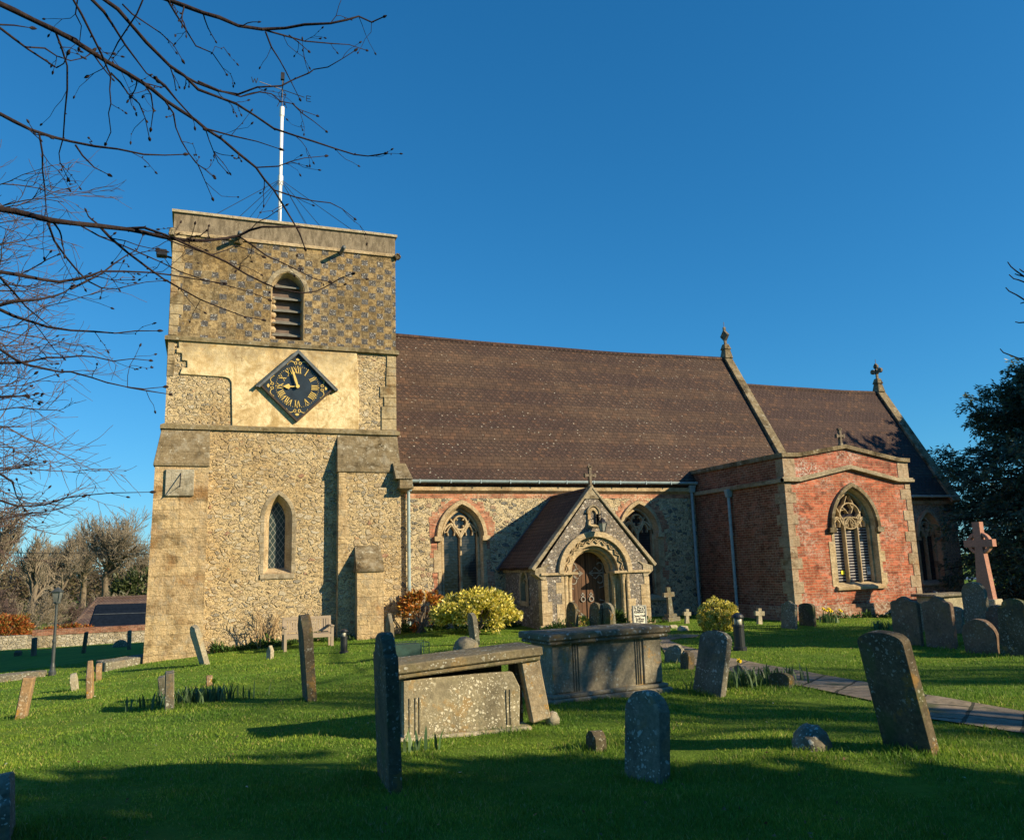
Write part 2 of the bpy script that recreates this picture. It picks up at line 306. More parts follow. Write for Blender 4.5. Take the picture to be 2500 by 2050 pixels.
M_brickshade=mbrick('shade darkened brick',(.25,.085,.05),(.18,.065,.042),white=.2,dark=.6)  # darker copy of the red brick, with the side wall's shade put in
M_brickw=mbrick('whitened parapet brick',(.36,.11,.07),(.3,.09,.06),white=.95,wc=(.5,.44,.4))
M_plinth=mbrick('whitened plinth brick',(.3,.14,.09),(.26,.13,.09),white=.95,wc=(.46,.4,.34))
M_archbr=mbrick('arch brick',(.46,.2,.12),(.38,.16,.1),white=.9,wc=(.55,.44,.32))
def mk_plaster():
    m=Mt('lime plaster',.9,.15); p=m.pos(); n=m.noise(p,1.3,6,.65,.6); n2=m.noise(p,8,6,.75)
    c=m.ramp(n,[(.3,(.4,.29,.15)),(.43,(.64,.49,.28)),(.53,(.76,.63,.4)),(.66,(.46,.33,.16))])
    x,y,z=m.sep(p); top=m.step(z,5.2,6.4); c=m.mix(m.mth('MULTIPLY',m.mth('MULTIPLY',top,.85),m.step(m.mth('ADD',m.mth('MULTIPLY',n2,.5),m.mth('MULTIPLY',m.noise(p,2.3,5,.65),.5)),.42,.56)),c,(.27,.21,.13))
    c=m.mix(m.step(n2,.4,.6),m.mix(1.,c,(.78,.74,.66),'MULTIPLY'),c); c=m.mix(m.mth('MULTIPLY',m.step(m.noise(p,3,4,.7),.62,.72),.6),c,(.5,.24,.07))
    pd=m.vm('ADD',p,m.vm('MULTIPLY',m.vm('SUBTRACT',m.noisec(p,2.,4.),(.5,.5,.5)),(.7,.7,.7))); ck=m.mth('MULTIPLY',m.mth('SUBTRACT',1.,m.step(m.vor(pd,1.1,'DISTANCE_TO_EDGE').outputs['Distance'],.0,.018)),m.step(m.noise(p,1.6,2),.48,.56)); c=m.mix(m.mth('MULTIPLY',ck,.7),c,(.22,.15,.08))
    st=m.mth('MULTIPLY',m.step(m.noise(m.vm('MULTIPLY',p,(1.,1.,.12)),5.,4,.7),.5,.66),m.step(z,4.7,4.)); c=m.mix(m.mth('MULTIPLY',st,.45),c,(.38,.27,.13))
    m.col(c); m.bump(m.mth('ADD',m.mth('ADD',n2,m.mth('MULTIPLY',n,1.5)),m.noise(p,40,4)),.02,.7); return m.m
M_plaster=mk_plaster()
def mk_parapet():
    m=Mt('grey parapet render',.9,.15); p=m.pos(); n=m.noise(p,4,6,.7); n2=m.noise(m.vm('MULTIPLY',p,(1,1,.3)),9,5,.7)
    c=m.mix(m.step(n2,.36,.64),(.13,.105,.075),(.25,.205,.15)); c=m.mix(m.step(m.noise(p,40,3,.7),.6,.72),c,(.5,.45,.34)); m.col(m.mix(m.mth('MULTIPLY',m.step(n,.5,.7),.5),c,(.12,.1,.08))); m.bump(m.noise(p,50,4),.01,.6); return m.m
M_parapet=mk_parapet()
def mk_flush():
    m=Mt('flint flushwork',.75,.35); p=m.pos(); p2=m.vm('ADD',p,m.vm('MULTIPLY',m.vm('SUBTRACT',m.noisec(p,6.),(.5,.5,.5)),(.045,.045,.045)))
    x,y,z=m.sep(p2); u=m.mth('DIVIDE',m.mth('ADD',m.mth('ADD',x,y),.06),.232); v=m.mth('DIVIDE',z,.203); fu=m.mth('FRACT',u); fv=m.mth('FRACT',v); iu=m.mth('FLOOR',u); iv=m.mth('FLOOR',v)
    ck=m.mth('MODULO',m.mth('ADD',m.mth('ADD',iu,iv),200.),2.); wn=m.sep(m.n('ShaderNodeTexWhiteNoise',{'Vector':m.comb(iu,iv)},noise_dimensions='2D').outputs['Color'])
    th=m.mth('ADD',m.mth('ADD',m.mth('MULTIPLY',m.step(x,2.6,.4),.33),m.mth('MULTIPLY',m.step(z,8.6,9.3),.4)),m.mth('MULTIPLY',m.mth('SUBTRACT',m.noise(p,1.4,2),.5),.6))
    keep=m.step(wn[0],m.mth('SUBTRACT',th,.01),m.mth('ADD',th,.01)); e=m.mth('MULTIPLY',m.mth('MULTIPLY',m.step(fu,.05,.13),m.step(fu,.95,.87)),m.mth('MULTIPLY',m.step(fv,.05,.13),m.step(fv,.95,.87)))
    dk=m.mth('MULTIPLY',m.mth('MULTIPLY',ck,keep),e); vo=m.vor(p,38.); r=m.sep(vo.outputs['Color'])
    fl=m.ramp(r[0],[(0,(.07,.065,.065)),(.5,(.125,.118,.115)),(.78,(.16,.155,.165)),(.92,(.42,.41,.4))],'CONSTANT')  # palest cells are glints on the flint, painted as colour
    st=m.mix(wn[1],(.47,.34,.17),(.27,.21,.12)); n=m.noise(p,11,5,.75); st=m.mix(m.step(n,.42,.58),m.mix(1.,st,(.45,.42,.38),'MULTIPLY'),st); st=m.mix(m.mth('MULTIPLY',m.step(m.noise(p,19,3,.7),.6,.68),.6),st,(.5,.46,.38))
    st=m.mix(m.step(m.noise(p,.8,5,.65),.35,.66),st,m.mix(1.,st,(.66,.62,.52),'MULTIPLY')); jo=m.mth('MAXIMUM',m.step(fv,.9,.98),m.step(fu,.92,.98)); st=m.mix(m.mth('MULTIPLY',jo,.5),st,(.2,.15,.09))
    m.col(m.mix(dk,st,fl)); m.bump(m.mth('ADD',m.mth('MULTIPLY',dk,m.mth('ADD',r[1],-.4)),m.mth('MULTIPLY',m.noise(p,24,5,.75),1.2)),.03,.9); return m.m
M_flush=mk_flush()
NS=math.atan2(8.0-2.5,26.8-23.25); PS=math.atan2(2.0,1.72)
M_tile=mtile('old clay tile roof',(.1,.062,.046),(.068,.044,.037),NS,.8)
M_tile2=mtile('dark clay tile roof',(.08,.048,.043),(.062,.039,.038),NS,.0,warm=.1)
M_ptile=mtile('porch clay tile roof',(.11,.06,.045),(.08,.05,.04),PS,.05,axis='y',warm=.15)
M_lead=flat('lead grey paint',(.25,.34,.39),.5,.4,var=.15)
M_leadd=flat('lead sheet',(.1,.115,.13),.55,.4)
M_iron=flat('black iron',(.025,.025,.03),.45,.4,.3)
M_finial=flat('dark lichened stone',(.16,.13,.1),.9,.2,var=.45,sc=14)
M_dark=flat('dark interior',(.012,.012,.014),.9,.1)
def mk_door():
    m=Mt('old oak boards',.65,.3); p=m.pos(); x,y,z=m.sep(p); u=m.mth('MULTIPLY',x,8.3); f=m.mth('FRACT',u); g=m.mth('MULTIPLY',m.step(f,.0,.09),m.step(f,1.,.91))
    wn=m.sep(m.n('ShaderNodeTexWhiteNoise',{'W':m.mth('FLOOR',u)},noise_dimensions='1D').outputs['Color'])[0]; n=m.noise(m.vm('MULTIPLY',p,(30,30,1.5)),1.,5,.7)
    c=m.mix(wn,(.085,.045,.025),(.17,.085,.045)); c=m.mix(m.step(n,.35,.7),m.mix(1.,c,(.5,.45,.45),'MULTIPLY'),c); m.col(m.mix(g,(.015,.01,.008),c)); m.bump(m.mth('ADD',g,n),.01,.7); return m.m
M_door=mk_door()
def mk_glass(name,kind):
    m=Mt(name,.12,.6); p=m.pos(); x,y,z=m.sep(p)
    if kind=='lead':
        a=m.mth('FRACT',m.mth('ADD',m.mth('MULTIPLY',x,7.),m.mth('MULTIPLY',z,4.6))); b=m.mth('FRACT',m.mth('SUBTRACT',m.mth('MULTIPLY',x,7.),m.mth('MULTIPLY',z,4.6)))
        k=m.mth('MAXIMUM',m.mth('SUBTRACT',1.,m.step(a,.06,.12)),m.mth('SUBTRACT',1.,m.step(b,.06,.12))); c=m.mix(m.noise(p,2.5),(.02,.035,.04),(.06,.085,.09)); m.col(m.mix(k,c,(.3,.3,.27)))
    elif kind=='bars':
        b=m.mth('FRACT',m.mth('MULTIPLY',z,12.5)); k=m.mth('SUBTRACT',1.,m.step(b,.1,.2)); f=m.noise(p,2.2,4,.6)
        c=m.mix(m.step(f,.55,.75),(.018,.02,.024),(.07,.072,.07)); m.col(m.mix(m.mth('MULTIPLY',k,.5),c,(.1,.1,.1)))
    else:
        m.col((.03,.028,.04))
    m.bump(m.noise(p,9,3),.006,.35); return m.m
M_gl=mk_glass('leaded glass','lead'); M_gb=mk_glass('dark barred glass','bars'); M_gd=mk_glass('dark glass','x')
M_blind=flat('white window bars',(.36,.35,.38),.5)
# ---------------------------------------------------------------- the church
CH=thing('church','old flint church with square clock tower, tiled nave, gabled porch and red brick chapel','church',(2.,23.,-2.1))
TX0,TX1,TY,TB=-1.06,5.17,23.0,29.3
def shell(mb,x0,x1,y0,y1,z0,z1,front_holes=[],reveal=.3):
    mb.face([(x0,z0),(x1,z0),(x1,z1),(x0,z1)],front_holes,y0,reveal)
    for x in (x0,x1): mb.add([(x,y0,z0),(x,y1,z0),(x,y1,z1),(x,y0,z1)],[(0,1,2,3)])
    mb.add([(x0,y1,z0),(x1,y1,z0),(x1,y1,z1),(x0,y1,z1)],[(0,1,2,3)]); mb.add([(x0,y0,z1),(x1,y0,z1),(x1,y1,z1),(x0,y1,z1)],[(0,1,2,3)]); return mb
# lower stage with its lancet
LC=1.9; lo=arch_open(LC,-.02,1.45,.36,.66); li=arch_open(LC,.13,1.42,.215,.52)
w=shell(MB(),TX0-.03,TX1+.03,TY-.03,TB,-3.2,3.9,[lo],.05).build('tower_wall',M_tflint,CH)
LW=MB().splay(lo,TY-.03,li,TY+.34).build('lancet_window',M_dress,CH)
sur=MB()
sur.bar(parch(LC,1.45,.42,.71),.11,TY-.045,TY+.02)
rn=random.Random(3); z=-.02
while z<1.44:
    h=min(.24+rn.random()*.08,1.46-z)
    for s in (-1,1):
        wd=.09+.07*rn.random(); x=LC+s*.36; sur.box(min(x,x+s*wd),max(x,x+s*wd),TY-.045+.004*rn.random(),TY+.02,z+.004,z+h-.006)
    z+=h
sur.box(LC-.45,LC+.45,TY-.07,TY+.02,-.16,-.025)
sur.build('surround',M_dress2,LW,bevel=.008)
MB().prism(li,TY+.33,TY+.36).build('pane',M_gl,LW)
# middle stage: flint with plaster coat
m_=shell(MB(),TX0,TX1,TY+.02,TB,3.9,6.33); m_.build('tower_wall',M_tflint,CH)
zz=lambda x,y:xz(340+x/2.894,480+y/2.894,TY-.02)
pl=[zz(*q) for q in ((278,1004),(278,1070),(262,1072),(262,1103),(300,1106),(300,1156),(338,1160),(338,1208),(300,1210),(287,1252),(600,1274),(634,1285),(650,1310),(655,1640),(1548,1645),(1553,1500),(1546,1300),(1538,1106))]
pl=[(x,min(max(z,3.97),6.29)) for x,z in pl]
MB().prism(pl,TY-.03,TY+.03).build('plaster_coat',M_plaster,CH,bevel=.012)
qb=MB(); rn=random.Random(5); z=3.99
while z<6.25:
    h=.26+rn.random()*.12; h=min(h,6.28-z)
    qb.box(TX1-.22-.28*rn.random(),TX1+.012,TY-.012-.006*rn.random(),TY+.5,z,z+h-.01)
    if z>5.1: qb.box(TX0-.012,TX0+.14+.05*rn.random(),TY-.012,TY+.5,z,z+h-.01)
    z+=h
z=6.42
while z<9.2:
    h=min(.24+rn.random()*.1,9.3-z)
    qb.box(TX0-.012,TX0+.16+.25*rn.random(),TY-.052-.005*rn.random(),TY+.4,z,z+h-.01); z+=h
qb.each(lambda x,y,z:(x>2,z>6.35),'quoin',mashlar('tower corner stone',(.5,.41,.26),(.4,.32,.2),3.,3.,lich=.4,dark=.8,orange=.2),CH,bevel=.01)
# belfry stage
BC=2.03; bo=arch_open(BC,6.5,7.95,.45,.56); bi=arch_open(BC,6.52,7.95,.4,.5)
shell(MB(),TX0-.0,TX1,TY-.04,TB,6.36,9.36,[bo],.05).build('tower_wall',M_flush,CH)
BW=MB().splay(bo,TY-.04,bi,TY+.3).build('belfry_window',M_dress,CH)
MB().bar(parch(BC,7.95,.53,.65),.13,TY-.055,TY+.02).build('hood',M_dress2,BW,bevel=.01)
MB().prism(bi,TY+.3,TY+.34).build('backing',flat('louvre backing boards',(.13,.095,.08),.8),BW)  # plain brown backing boards behind the slats
cus=MB()
for i in range(6): cus.lathe([(.0,-.1),(.06,-.085),(.1,-.03),(.1,.03),(.06,.085),(0,.1)],(BC-.385,TY+.22,6.62+.22*i),10)
cus.build('cusp',M_dress,BW)
M_louv=flat('grey oak louvre',(.16,.155,.14),.8)
for i in range(5):
    z=6.66+.36*i; a=.39 if z<8. else .34
    MB().hexa([(BC-a,TY+.1,z-.02),(BC+a,TY+.1,z-.02),(BC+a,TY+.32,z+.1),(BC-a,TY+.32,z+.1)],[(BC-a,TY+.1,z+.015),(BC+a,TY+.1,z+.015),(BC+a,TY+.32,z+.135),(BC-a,TY+.32,z+.135)]).build('louvre',M_louv,BW)
# string courses and parapet
def belt(z0,z1,pr,mat,name='string_course',sub=6,wob=.012):
    mb=MB(); x0,x1=TX0-pr,TX1+pr
    mb.add([(x0,TY-pr,z0),(x1,TY-pr,z0),(x1,TB+pr,z0),(x0,TB+pr,z0),(x0,TY-pr,z1-.05),(x1,TY-pr,z1-.05),(x1,TB+pr,z1-.05),(x0,TB+pr,z1-.05),(x0+pr*.8,TY-pr*.2,z1),(x1-pr*.8,TY-pr*.2,z1),(x1-pr*.8,TB,z1),(x0+pr*.8,TB,z1)],
      [(0,3,2,1),(0,1,5,4),(1,2,6,5),(2,3,7,6),(3,0,4,7),(4,5,9,8),(5,6,10,9),(6,7,11,10),(7,4,8,11),(8,9,10,11)])
    return mb.build(name,mat,CH,sub=sub,wob=wob,wsc=1.7)
belt(3.84,3.99,.1,M_string); belt(6.27,6.42,.09,M_string); belt(9.3,9.42,.085,M_dress)
pp=MB()
for (a,b,c,d) in ((TX0,TX1,TY-.02,TY+.4),(TX0,TX1,TB-.4,TB),(TX0,TX0+.4,TY+.4,TB-.4),(TX1-.4,TX1,TY+.4,TB-.4)): pp.box(a,b,c,d,9.38,9.96)
PA=pp.build('parapet',M_parapet,CH)
cp=MB()
for (a,b,c,d) in ((TX0-.06,TX1+.06,TY-.08,TY+.45),(TX0-.06,TX1+.06,TB-.45,TB+.06),(TX0-.06,TX0+.45,TY+.45,TB-.45),(TX1-.45,TX1+.06,TY+.45,TB-.45)): cp.box(a,b,c,d,9.955,10.03)
cp.build('coping',mashlar('lichened coping',(.5,.44,.33),(.42,.36,.27),.9,.9,lich=.8,dark=.2),PA,sub=5,wob=.01)
sp=MB()
p0=atY(340+700/2.894,480+300/2.894,TY); p1=atY(340+1420/2.894,480+398/2.894,TY)
for p in (p0,p1):
    sp.tube([(p[0],TY+.1,p[2]-.02),(p[0]+.02,TY-.55,p[2]-.03)],.06,10)
sp.each(lambda x,y,z:x>p0[0]+1,'water_spout',M_leadd,CH,smooth=True)
cor=MB()
for x in (TX0-.1,TX1-.02): cor.box(x,x+.14,TY-.14,TY,9.24,9.42)
cor.box(p0[0]-.12,p0[0]+.12,TY-.16,TY,9.2,9.4)
cor.each(lambda x,y,z:round(x),'carved_head',M_ash2,CH,sub=3,wob=.05,wsc=9)
# buttresses
def buttress(name,x0,x1,y0,y1,zt,zd,mat,skew=0,smat=M_ash2,zb=-2.7):
    b=MB().hexa([(x0-skew,y0-.03,zb),(x1,y0-.03,zb),(x1,y1,zb),(x0-skew,y1,zb)],[(x0,y0,zd),(x1,y0,zd),(x1,y1,zd),(x0,y1,zd)]).build(name,mat,CH,sub=5,wob=.015,wsc=2.)
    o=.045; sx=.1 if skew else 0
    MB().add([(x0-o,y0-o,zd-.05),(x1+o*.4,y0-o,zd-.05),(x1+o*.4,y1,zd-.05),(x0-o,y1,zd-.05),(x0-o,y0-o,zd+.02),(x1+o*.4,y0-o,zd+.02),(x0+sx,y1,zt),(x1,y1,zt)],
        [(0,3,2,1),(0,1,5,4),(4,5,7,6),(0,4,6,3),(1,2,7,5),(3,6,7,2)]).build('weathering',smat,b,bevel=.01)
    return b
LBp=buttress('buttress',-1.22,.08,22.62,TY-.02,3.88,2.86,M_ash,.07)
RB=buttress('buttress',3.47,5.2,22.66,TY-.02,3.84,2.76,M_tflint)
rq=MB(); rn=random.Random(9); z=-2.1
while z<2.68:
    h=min(.25+.14*rn.random(),2.7-z); rq.box(3.462,3.66+.25*rn.random(),22.645-.004*rn.random(),22.9,z,z+h-.008); z+=h
rq.build('quoin',M_ash,RB,bevel=.01)
SB=buttress('buttress',3.92,4.63,22.2,22.66,.68,.0,M_ash,0,zb=-2.5)
kn=MB(); kn.box(5.1,5.52,22.3,23.6,2.22,2.3); kn.box(5.12,5.5,22.36,23.6,2.3,2.5)
kn.add([(5.0,22.3,2.5),(5.5,22.3,2.5),(5.5,23.6,2.5),(5.0,23.6,2.5),(4.98,22.62,2.98),(5.36,22.62,2.98),(5.36,23.6,2.98),(4.98,23.6,2.98)],[(0,3,2,1),(4,5,6,7),(0,1,5,4),(1,2,6,5),(2,3,7,6),(3,0,4,7)])
kn.build('kneeler',M_ash2,CH,bevel=.015)
# ---- nave
NY=23.5
def win2(cx,zs,zp,a,h,ai,hi,Y,dep,frame_mat,pane_mat,parent,lights=2,head_y=None,hood=True,cusps=True):
    o=arch_open(cx,zs-.1,zp,a,h); i=arch_open(cx,zs,zp,ai,hi)
    W=MB().splay(o,Y,i,Y+dep).build('window',frame_mat,parent)
    MB().prism(i,Y+dep+.04,Y+dep+.07).build('pane',pane_mat,W)
    t=MB(); y0,y1=Y+dep-.1,Y+dep+.06; bw=.075 if lights==2 else .05
    t.bar(arch_open(cx,zs,zp,ai-.01,hi-.01),.09 if lights==2 else .06,y0+.01,y1,ch=.3)
    n=lights; lw=2*ai/n
    for k in range(1,n): t.bar([(cx-ai+lw*k,zs),(cx-ai+lw*k,zp+.05)],bw,y0,y1,ch=.3)
    for k in range(n):
        c=cx-ai+lw*(k+.5); hh=lw*.72; ar=parch(c,zp-.03,lw*.48,hh,8); t.bar(ar,bw*.9,y0+.01,y1-.005,ch=.3)
        if cusps:
            for s in (-1,1): t.bar([(c+s*lw*.44,zp+.12),(c+s*lw*.2,zp+.13),(c+s*lw*.16,zp+.02)],.035,y0+.02,y1-.01,ch=.2)
            t.bar([(c-lw*.22,zp+.14),(c-lw*.12,zp+hh*.62),(c,zp+hh*.78),(c+lw*.12,zp+hh*.62),(c+lw*.22,zp+.14)],.04,y0+.02,y1-.01,ch=.2)
    if n==2:
        r=ai*.36; cz=zp+hi-r-.2
        t.bar(circ(cx,cz,r,20)[:-1],.06,y0,y1-.004,closed=True,ch=.3)
        for k in range(4):
            q=math.pi/2*k+.78; t.bar([(cx+r*math.cos(q),cz+r*math.sin(q)),(cx+r*.55*math.cos(q),cz+r*.55*math.sin(q))],.05,y0+.01,y1-.01,ch=.2)
        for s in (-1,1):
            t.bar([(cx,zp+.02),(cx+s*.1,zp+.2),(cx+s*r*1.05,cz-.0),(cx+s*r*1.5,cz+.12)],.055,y0+.004,y1-.006,ch=.3)
            t.bar([(cx+s*.02,zp-.03),(cx+s*.16,zp+.2),(cx+s*r*1.45,cz-.02)],.05,y0+.008,y1-.008,ch=.3)
    else:
        r=ai*.53; cz=zp+hi-r-.33
        t.bar(circ(cx,cz,r,28)[:-1],.04,y0,y1-.004,closed=True,ch=.3)
        for k in range(5):
            q=math.pi/2+2*math.pi*k/5+.63; e=(cx+r*.25*math.cos(q),cz+r*.25*math.sin(q))
            t.bar([(cx+r*math.cos(q+.16),cz+r*math.sin(q+.16)),(cx+r*.62*math.cos(q+.04),cz+r*.62*math.sin(q+.04)),e],.026,y0+.01,y1-.01,ch=.2)
            t.bar([(cx+r*.95*math.cos(q+.5),cz+r*.95*math.sin(q+.5)),(cx+r*.74*math.cos(q+.25),cz+r*.74*math.sin(q+.25)),(cx+r*.6*math.cos(q),cz+r*.6*math.sin(q))],.022,y0+.014,y1-.01,ch=.2)
        for s in (-1,1):
            t.bar([(cx+s*lw*.5,zp),(cx+s*lw*.6,zp+.25),(cx+s*lw*1.02,zp+.62)],.036,y0+.004,y1-.006,ch=.3)
            t.bar([(cx+s*lw*.5,zp),(cx+s*lw*.42,zp+.22),(cx+s*lw*.3,cz-r*.9)],.03,y0+.006,y1-.008,ch=.3)
            t.bar([(cx+s*.06,zp+hi-.12),(cx+s*r*.45,cz+r*.92)],.03,y0+.006,y1-.008,ch=.3)
    t.build('tracery',frame_mat,W)
    if hood:
        hb=MB().bar(parch(cx,zp,a+.07,h+.09),.14,Y-.09,Y+.03,ch=.25)
        for s in (-1,1): hb.box(cx+s*(a+.09)-.12,cx+s*(a+.09)+.12,Y-.11,Y+.02,zp-.14,zp)
        hb.build('hood_mould',frame_mat if n==2 else M_ash2,W)
    sb=MB(); sb.add([(cx-a-.1,Y-.09,zs-.2),(cx+a+.1,Y-.09,zs-.2),(cx+a+.1,Y+.02,zs-.2),(cx-a-.1,Y+.02,zs-.2),(cx-a-.1,Y-.09,zs-.13),(cx+a+.1,Y-.09,zs-.13),(cx+a+.1,Y+.02,zs-.06),(cx-a-.1,Y+.02,zs-.06)],[(0,3,2,1),(4,5,6,7),(0,1,5,4),(1,2,6,5),(2,3,7,6),(3,0,4,7)])
    sb.build('sill',frame_mat,W)
    rn=random.Random(int(cx*100)); jm=MB(); z=zs-.1
    while z<zp-.16:
        hh=min(.3+.05*rn.random(),zp-.15-z)
        for s in (-1,1):
            wd=.09+.13*(rn.random()>.5); x=cx+s*a; jm.box(min(x,x+s*wd),max(x,x+s*wd),Y-.012-.004*rn.random(),Y+.05,z,z+hh-.006)
        z+=hh
    jm.each(lambda x,y,z:x>cx,'jamb',frame_mat,W)
    return W
W1=(7.28,-1.05,.92,.66,.92,.57,.81); W2=(13.36,-1.05,.92,.66,.92,.57,.81)
nw=MB().face([(5.2,-2.6),(15.6,-2.6),(15.6,2.5),(5.2,2.5)],[arch_open(W1[0],W1[1]-.1,*W1[2:5]),arch_open(W2[0],W2[1]-.1,*W2[2:5])],NY,.04)
nw.add([(19.7,NY,-2.6),(19.7,30.1,-2.6),(19.7,30.1,2.5),(19.7,26.8,8.02),(19.7,NY,2.5)],[(0,1,2,3,4)]); nw.add([(5.2,30.1,-2.6),(19.7,30.1,-2.6),(19.7,30.1,2.5),(5.2,30.1,2.5)],[(0,1,2,3)])
nw.add([(15.6,NY,-2.6),(19.7,NY,-2.6),(19.7,NY,2.5),(15.6,NY,2.5)],[(0,1,2,3)])
NW=nw.build('nave_wall',M_nflint,CH)
for k,Wd in enumerate((W1,W2)):
    win2(*Wd,NY,.22,M_dress,M_gb,CH)
    rn=random.Random(20+k); br=MB(); br.bar(parch(Wd[0],Wd[2],Wd[3]+.2,Wd[4]+.24),.13,NY-.012,NY+.05)
    z=Wd[1]
    while z<1.9:
        dx=max(0,(z-Wd[2])*.62)
        for s in (-1,1):
            wd=.08+.16*rn.random(); x=Wd[0]+s*(Wd[3]+.12-dx*.72)+s*.0
            if z>Wd[2]: x=Wd[0]+s*(np.interp(z,[q[1] for q in parch(0,Wd[2],Wd[3]+.22,Wd[4]+.26)[12:]][::-1],[q[0] for q in parch(0,Wd[2],Wd[3]+.22,Wd[4]+.26)[12:]][::-1]))
            br.box(min(x,x+s*wd),max(x,x+s*wd),NY-.007-.002*rn.random(),NY+.04,z,z+.145)
        z+=.15
    br.build('brick_patch',M_archbr,NW)
MB().box(5.55,15.5,NY-.006,NY+.05,2.06,2.2).build('brick_band',M_archbr,NW)
cn=MB().add([(5.55,NY-.14,2.28),(15.52,NY-.14,2.28),(15.52,NY-.14,2.4),(5.55,NY-.14,2.4),(5.55,NY-.01,2.19),(15.52,NY-.01,2.19),(15.52,NY-.01,2.4),(5.55,NY-.01,2.4)],[(0,1,2,3),(0,4,5,1),(3,2,6,7),(0,3,7,4),(1,5,6,2)])
cn.build('cornice',M_dress,CH)
def roof(name,x0,x1,y0,z0,yr,zr,mat,nx=40,ny=12,sag=.05,th=.12,seed=1):
    rn=np.random.default_rng(seed); X=np.linspace(x0,x1,nx+1); T=np.linspace(0,1,ny+1); s1=rn.normal(size=4)
    V=[];Fa=[]
    for side in (0,1):
        k=len(V)
        for x in X:
            f=(x-x0)/(x1-x0); dz=sag*(-1.1*math.sin(math.pi*f)*.9+.25*math.sin(7*f+s1[0])+.15*math.sin(15*f+s1[1]))
            for t in T:
                y=y0+(yr-y0)*t; z=z0+(zr-z0)*t+dz*t+.02*math.sin(3*f*6+t*5+s1[2])*math.sin(math.pi*t)-.07*math.sin(math.pi*t)*0
                V.append((x,y if side==0 else 2*yr-y,z))
        for i in range(nx):
            for j in range(ny):
                a=k+i*(ny+1)+j; q=(a,a+ny+1,a+ny+2,a+1); Fa.append(q if side==0 else q[::-1])
    mb=MB(); mb.add(V,Fa); o=mb.build(name,mat,CH); md=o.modifiers.new('t','SOLIDIFY'); md.thickness=th; md.offset=-1
    rp=MB(); pts=[]
    for x in X[::2]:
        f=(x-x0)/(x1-x0); dz=sag*(-1.1*math.sin(math.pi*f)*.9+.25*math.sin(7*f+s1[0])+.15*math.sin(15*f+s1[1])); pts.append((x,yr,zr+dz-.01))
    rp.tube(pts,.085,8); rp.build('ridge_tiles',M_tile2,o)
    return o
NRoof=roof('nave_roof',TX1,19.62,23.25,2.5,26.8,8.0,M_tile,sag=.07)
def gutter(x0,x1,Y,z,name='gutter'):
    n=8; prof=[(.07*math.cos(t),.07*math.sin(t)) for t in np.linspace(math.pi,2*math.pi,n)]
    mb=MB(); prof=prof+[(.07,.015),(.055,.015)]+[(.055*math.cos(t),.055*math.sin(t)) for t in np.linspace(2*math.pi,math.pi,n)]+[(-.055,.015),(-.07,.015)]
    mb.prism(prof,x0,x1,lambda u,v,d:(d,Y-.05+u,z+v)); 
    x=x0+.4
    while x<x1: mb.box(x,x+.03,Y-.127,Y-.112,z-.08,z+.03); x+=.95
    return mb.build(name,M_lead,CH)
gutter(5.5,15.5,23.27,2.56)
MB().box(5.2,15.5,23.36,NY,2.42,2.5).build('eaves_board',M_dark,CH)
def downpipe(x,y,zt,zb,hop=True):
    o=MB().tube([(x,y,zt),(x,y,zb)],.05,10)
    for z in (zt-1.3,zt-2.9): o.tube([(x,y,z-.03),(x,y,z+.03)],.062,10)
    o=o.build('downpipe',M_lead,CH,smooth=False)
    if hop: MB().hexa([(x-.08,y-.07,zt-.14),(x+.08,y-.07,zt-.14),(x+.08,y+.06,zt-.14),(x-.08,y+.06,zt-.14)],[(x-.13,y-.11,zt+.1),(x+.13,y-.11,zt+.1),(x+.13,y+.06,zt+.1),(x-.13,y+.06,zt+.1)]).build('hopper',M_lead,o,bevel=.012)
downpipe(5.62,23.38,2.38,-2.1); downpipe(15.36,23.36,2.38,-1.95)
def coping(name,x0,x1,pts,parent,mat,lift=.16):   # verge stones along a slope, pts in (y,z)
    mb=MB(); mb.bar(pts,.16,x0,x1,fn=lambda u,v,d:(d,u,v)); return mb.build(name,mat,parent,bevel=.015)
coping('coping',19.55,19.92,[(23.1,2.36),(26.8,8.16),(30.6,2.45)],CH,M_ash2)
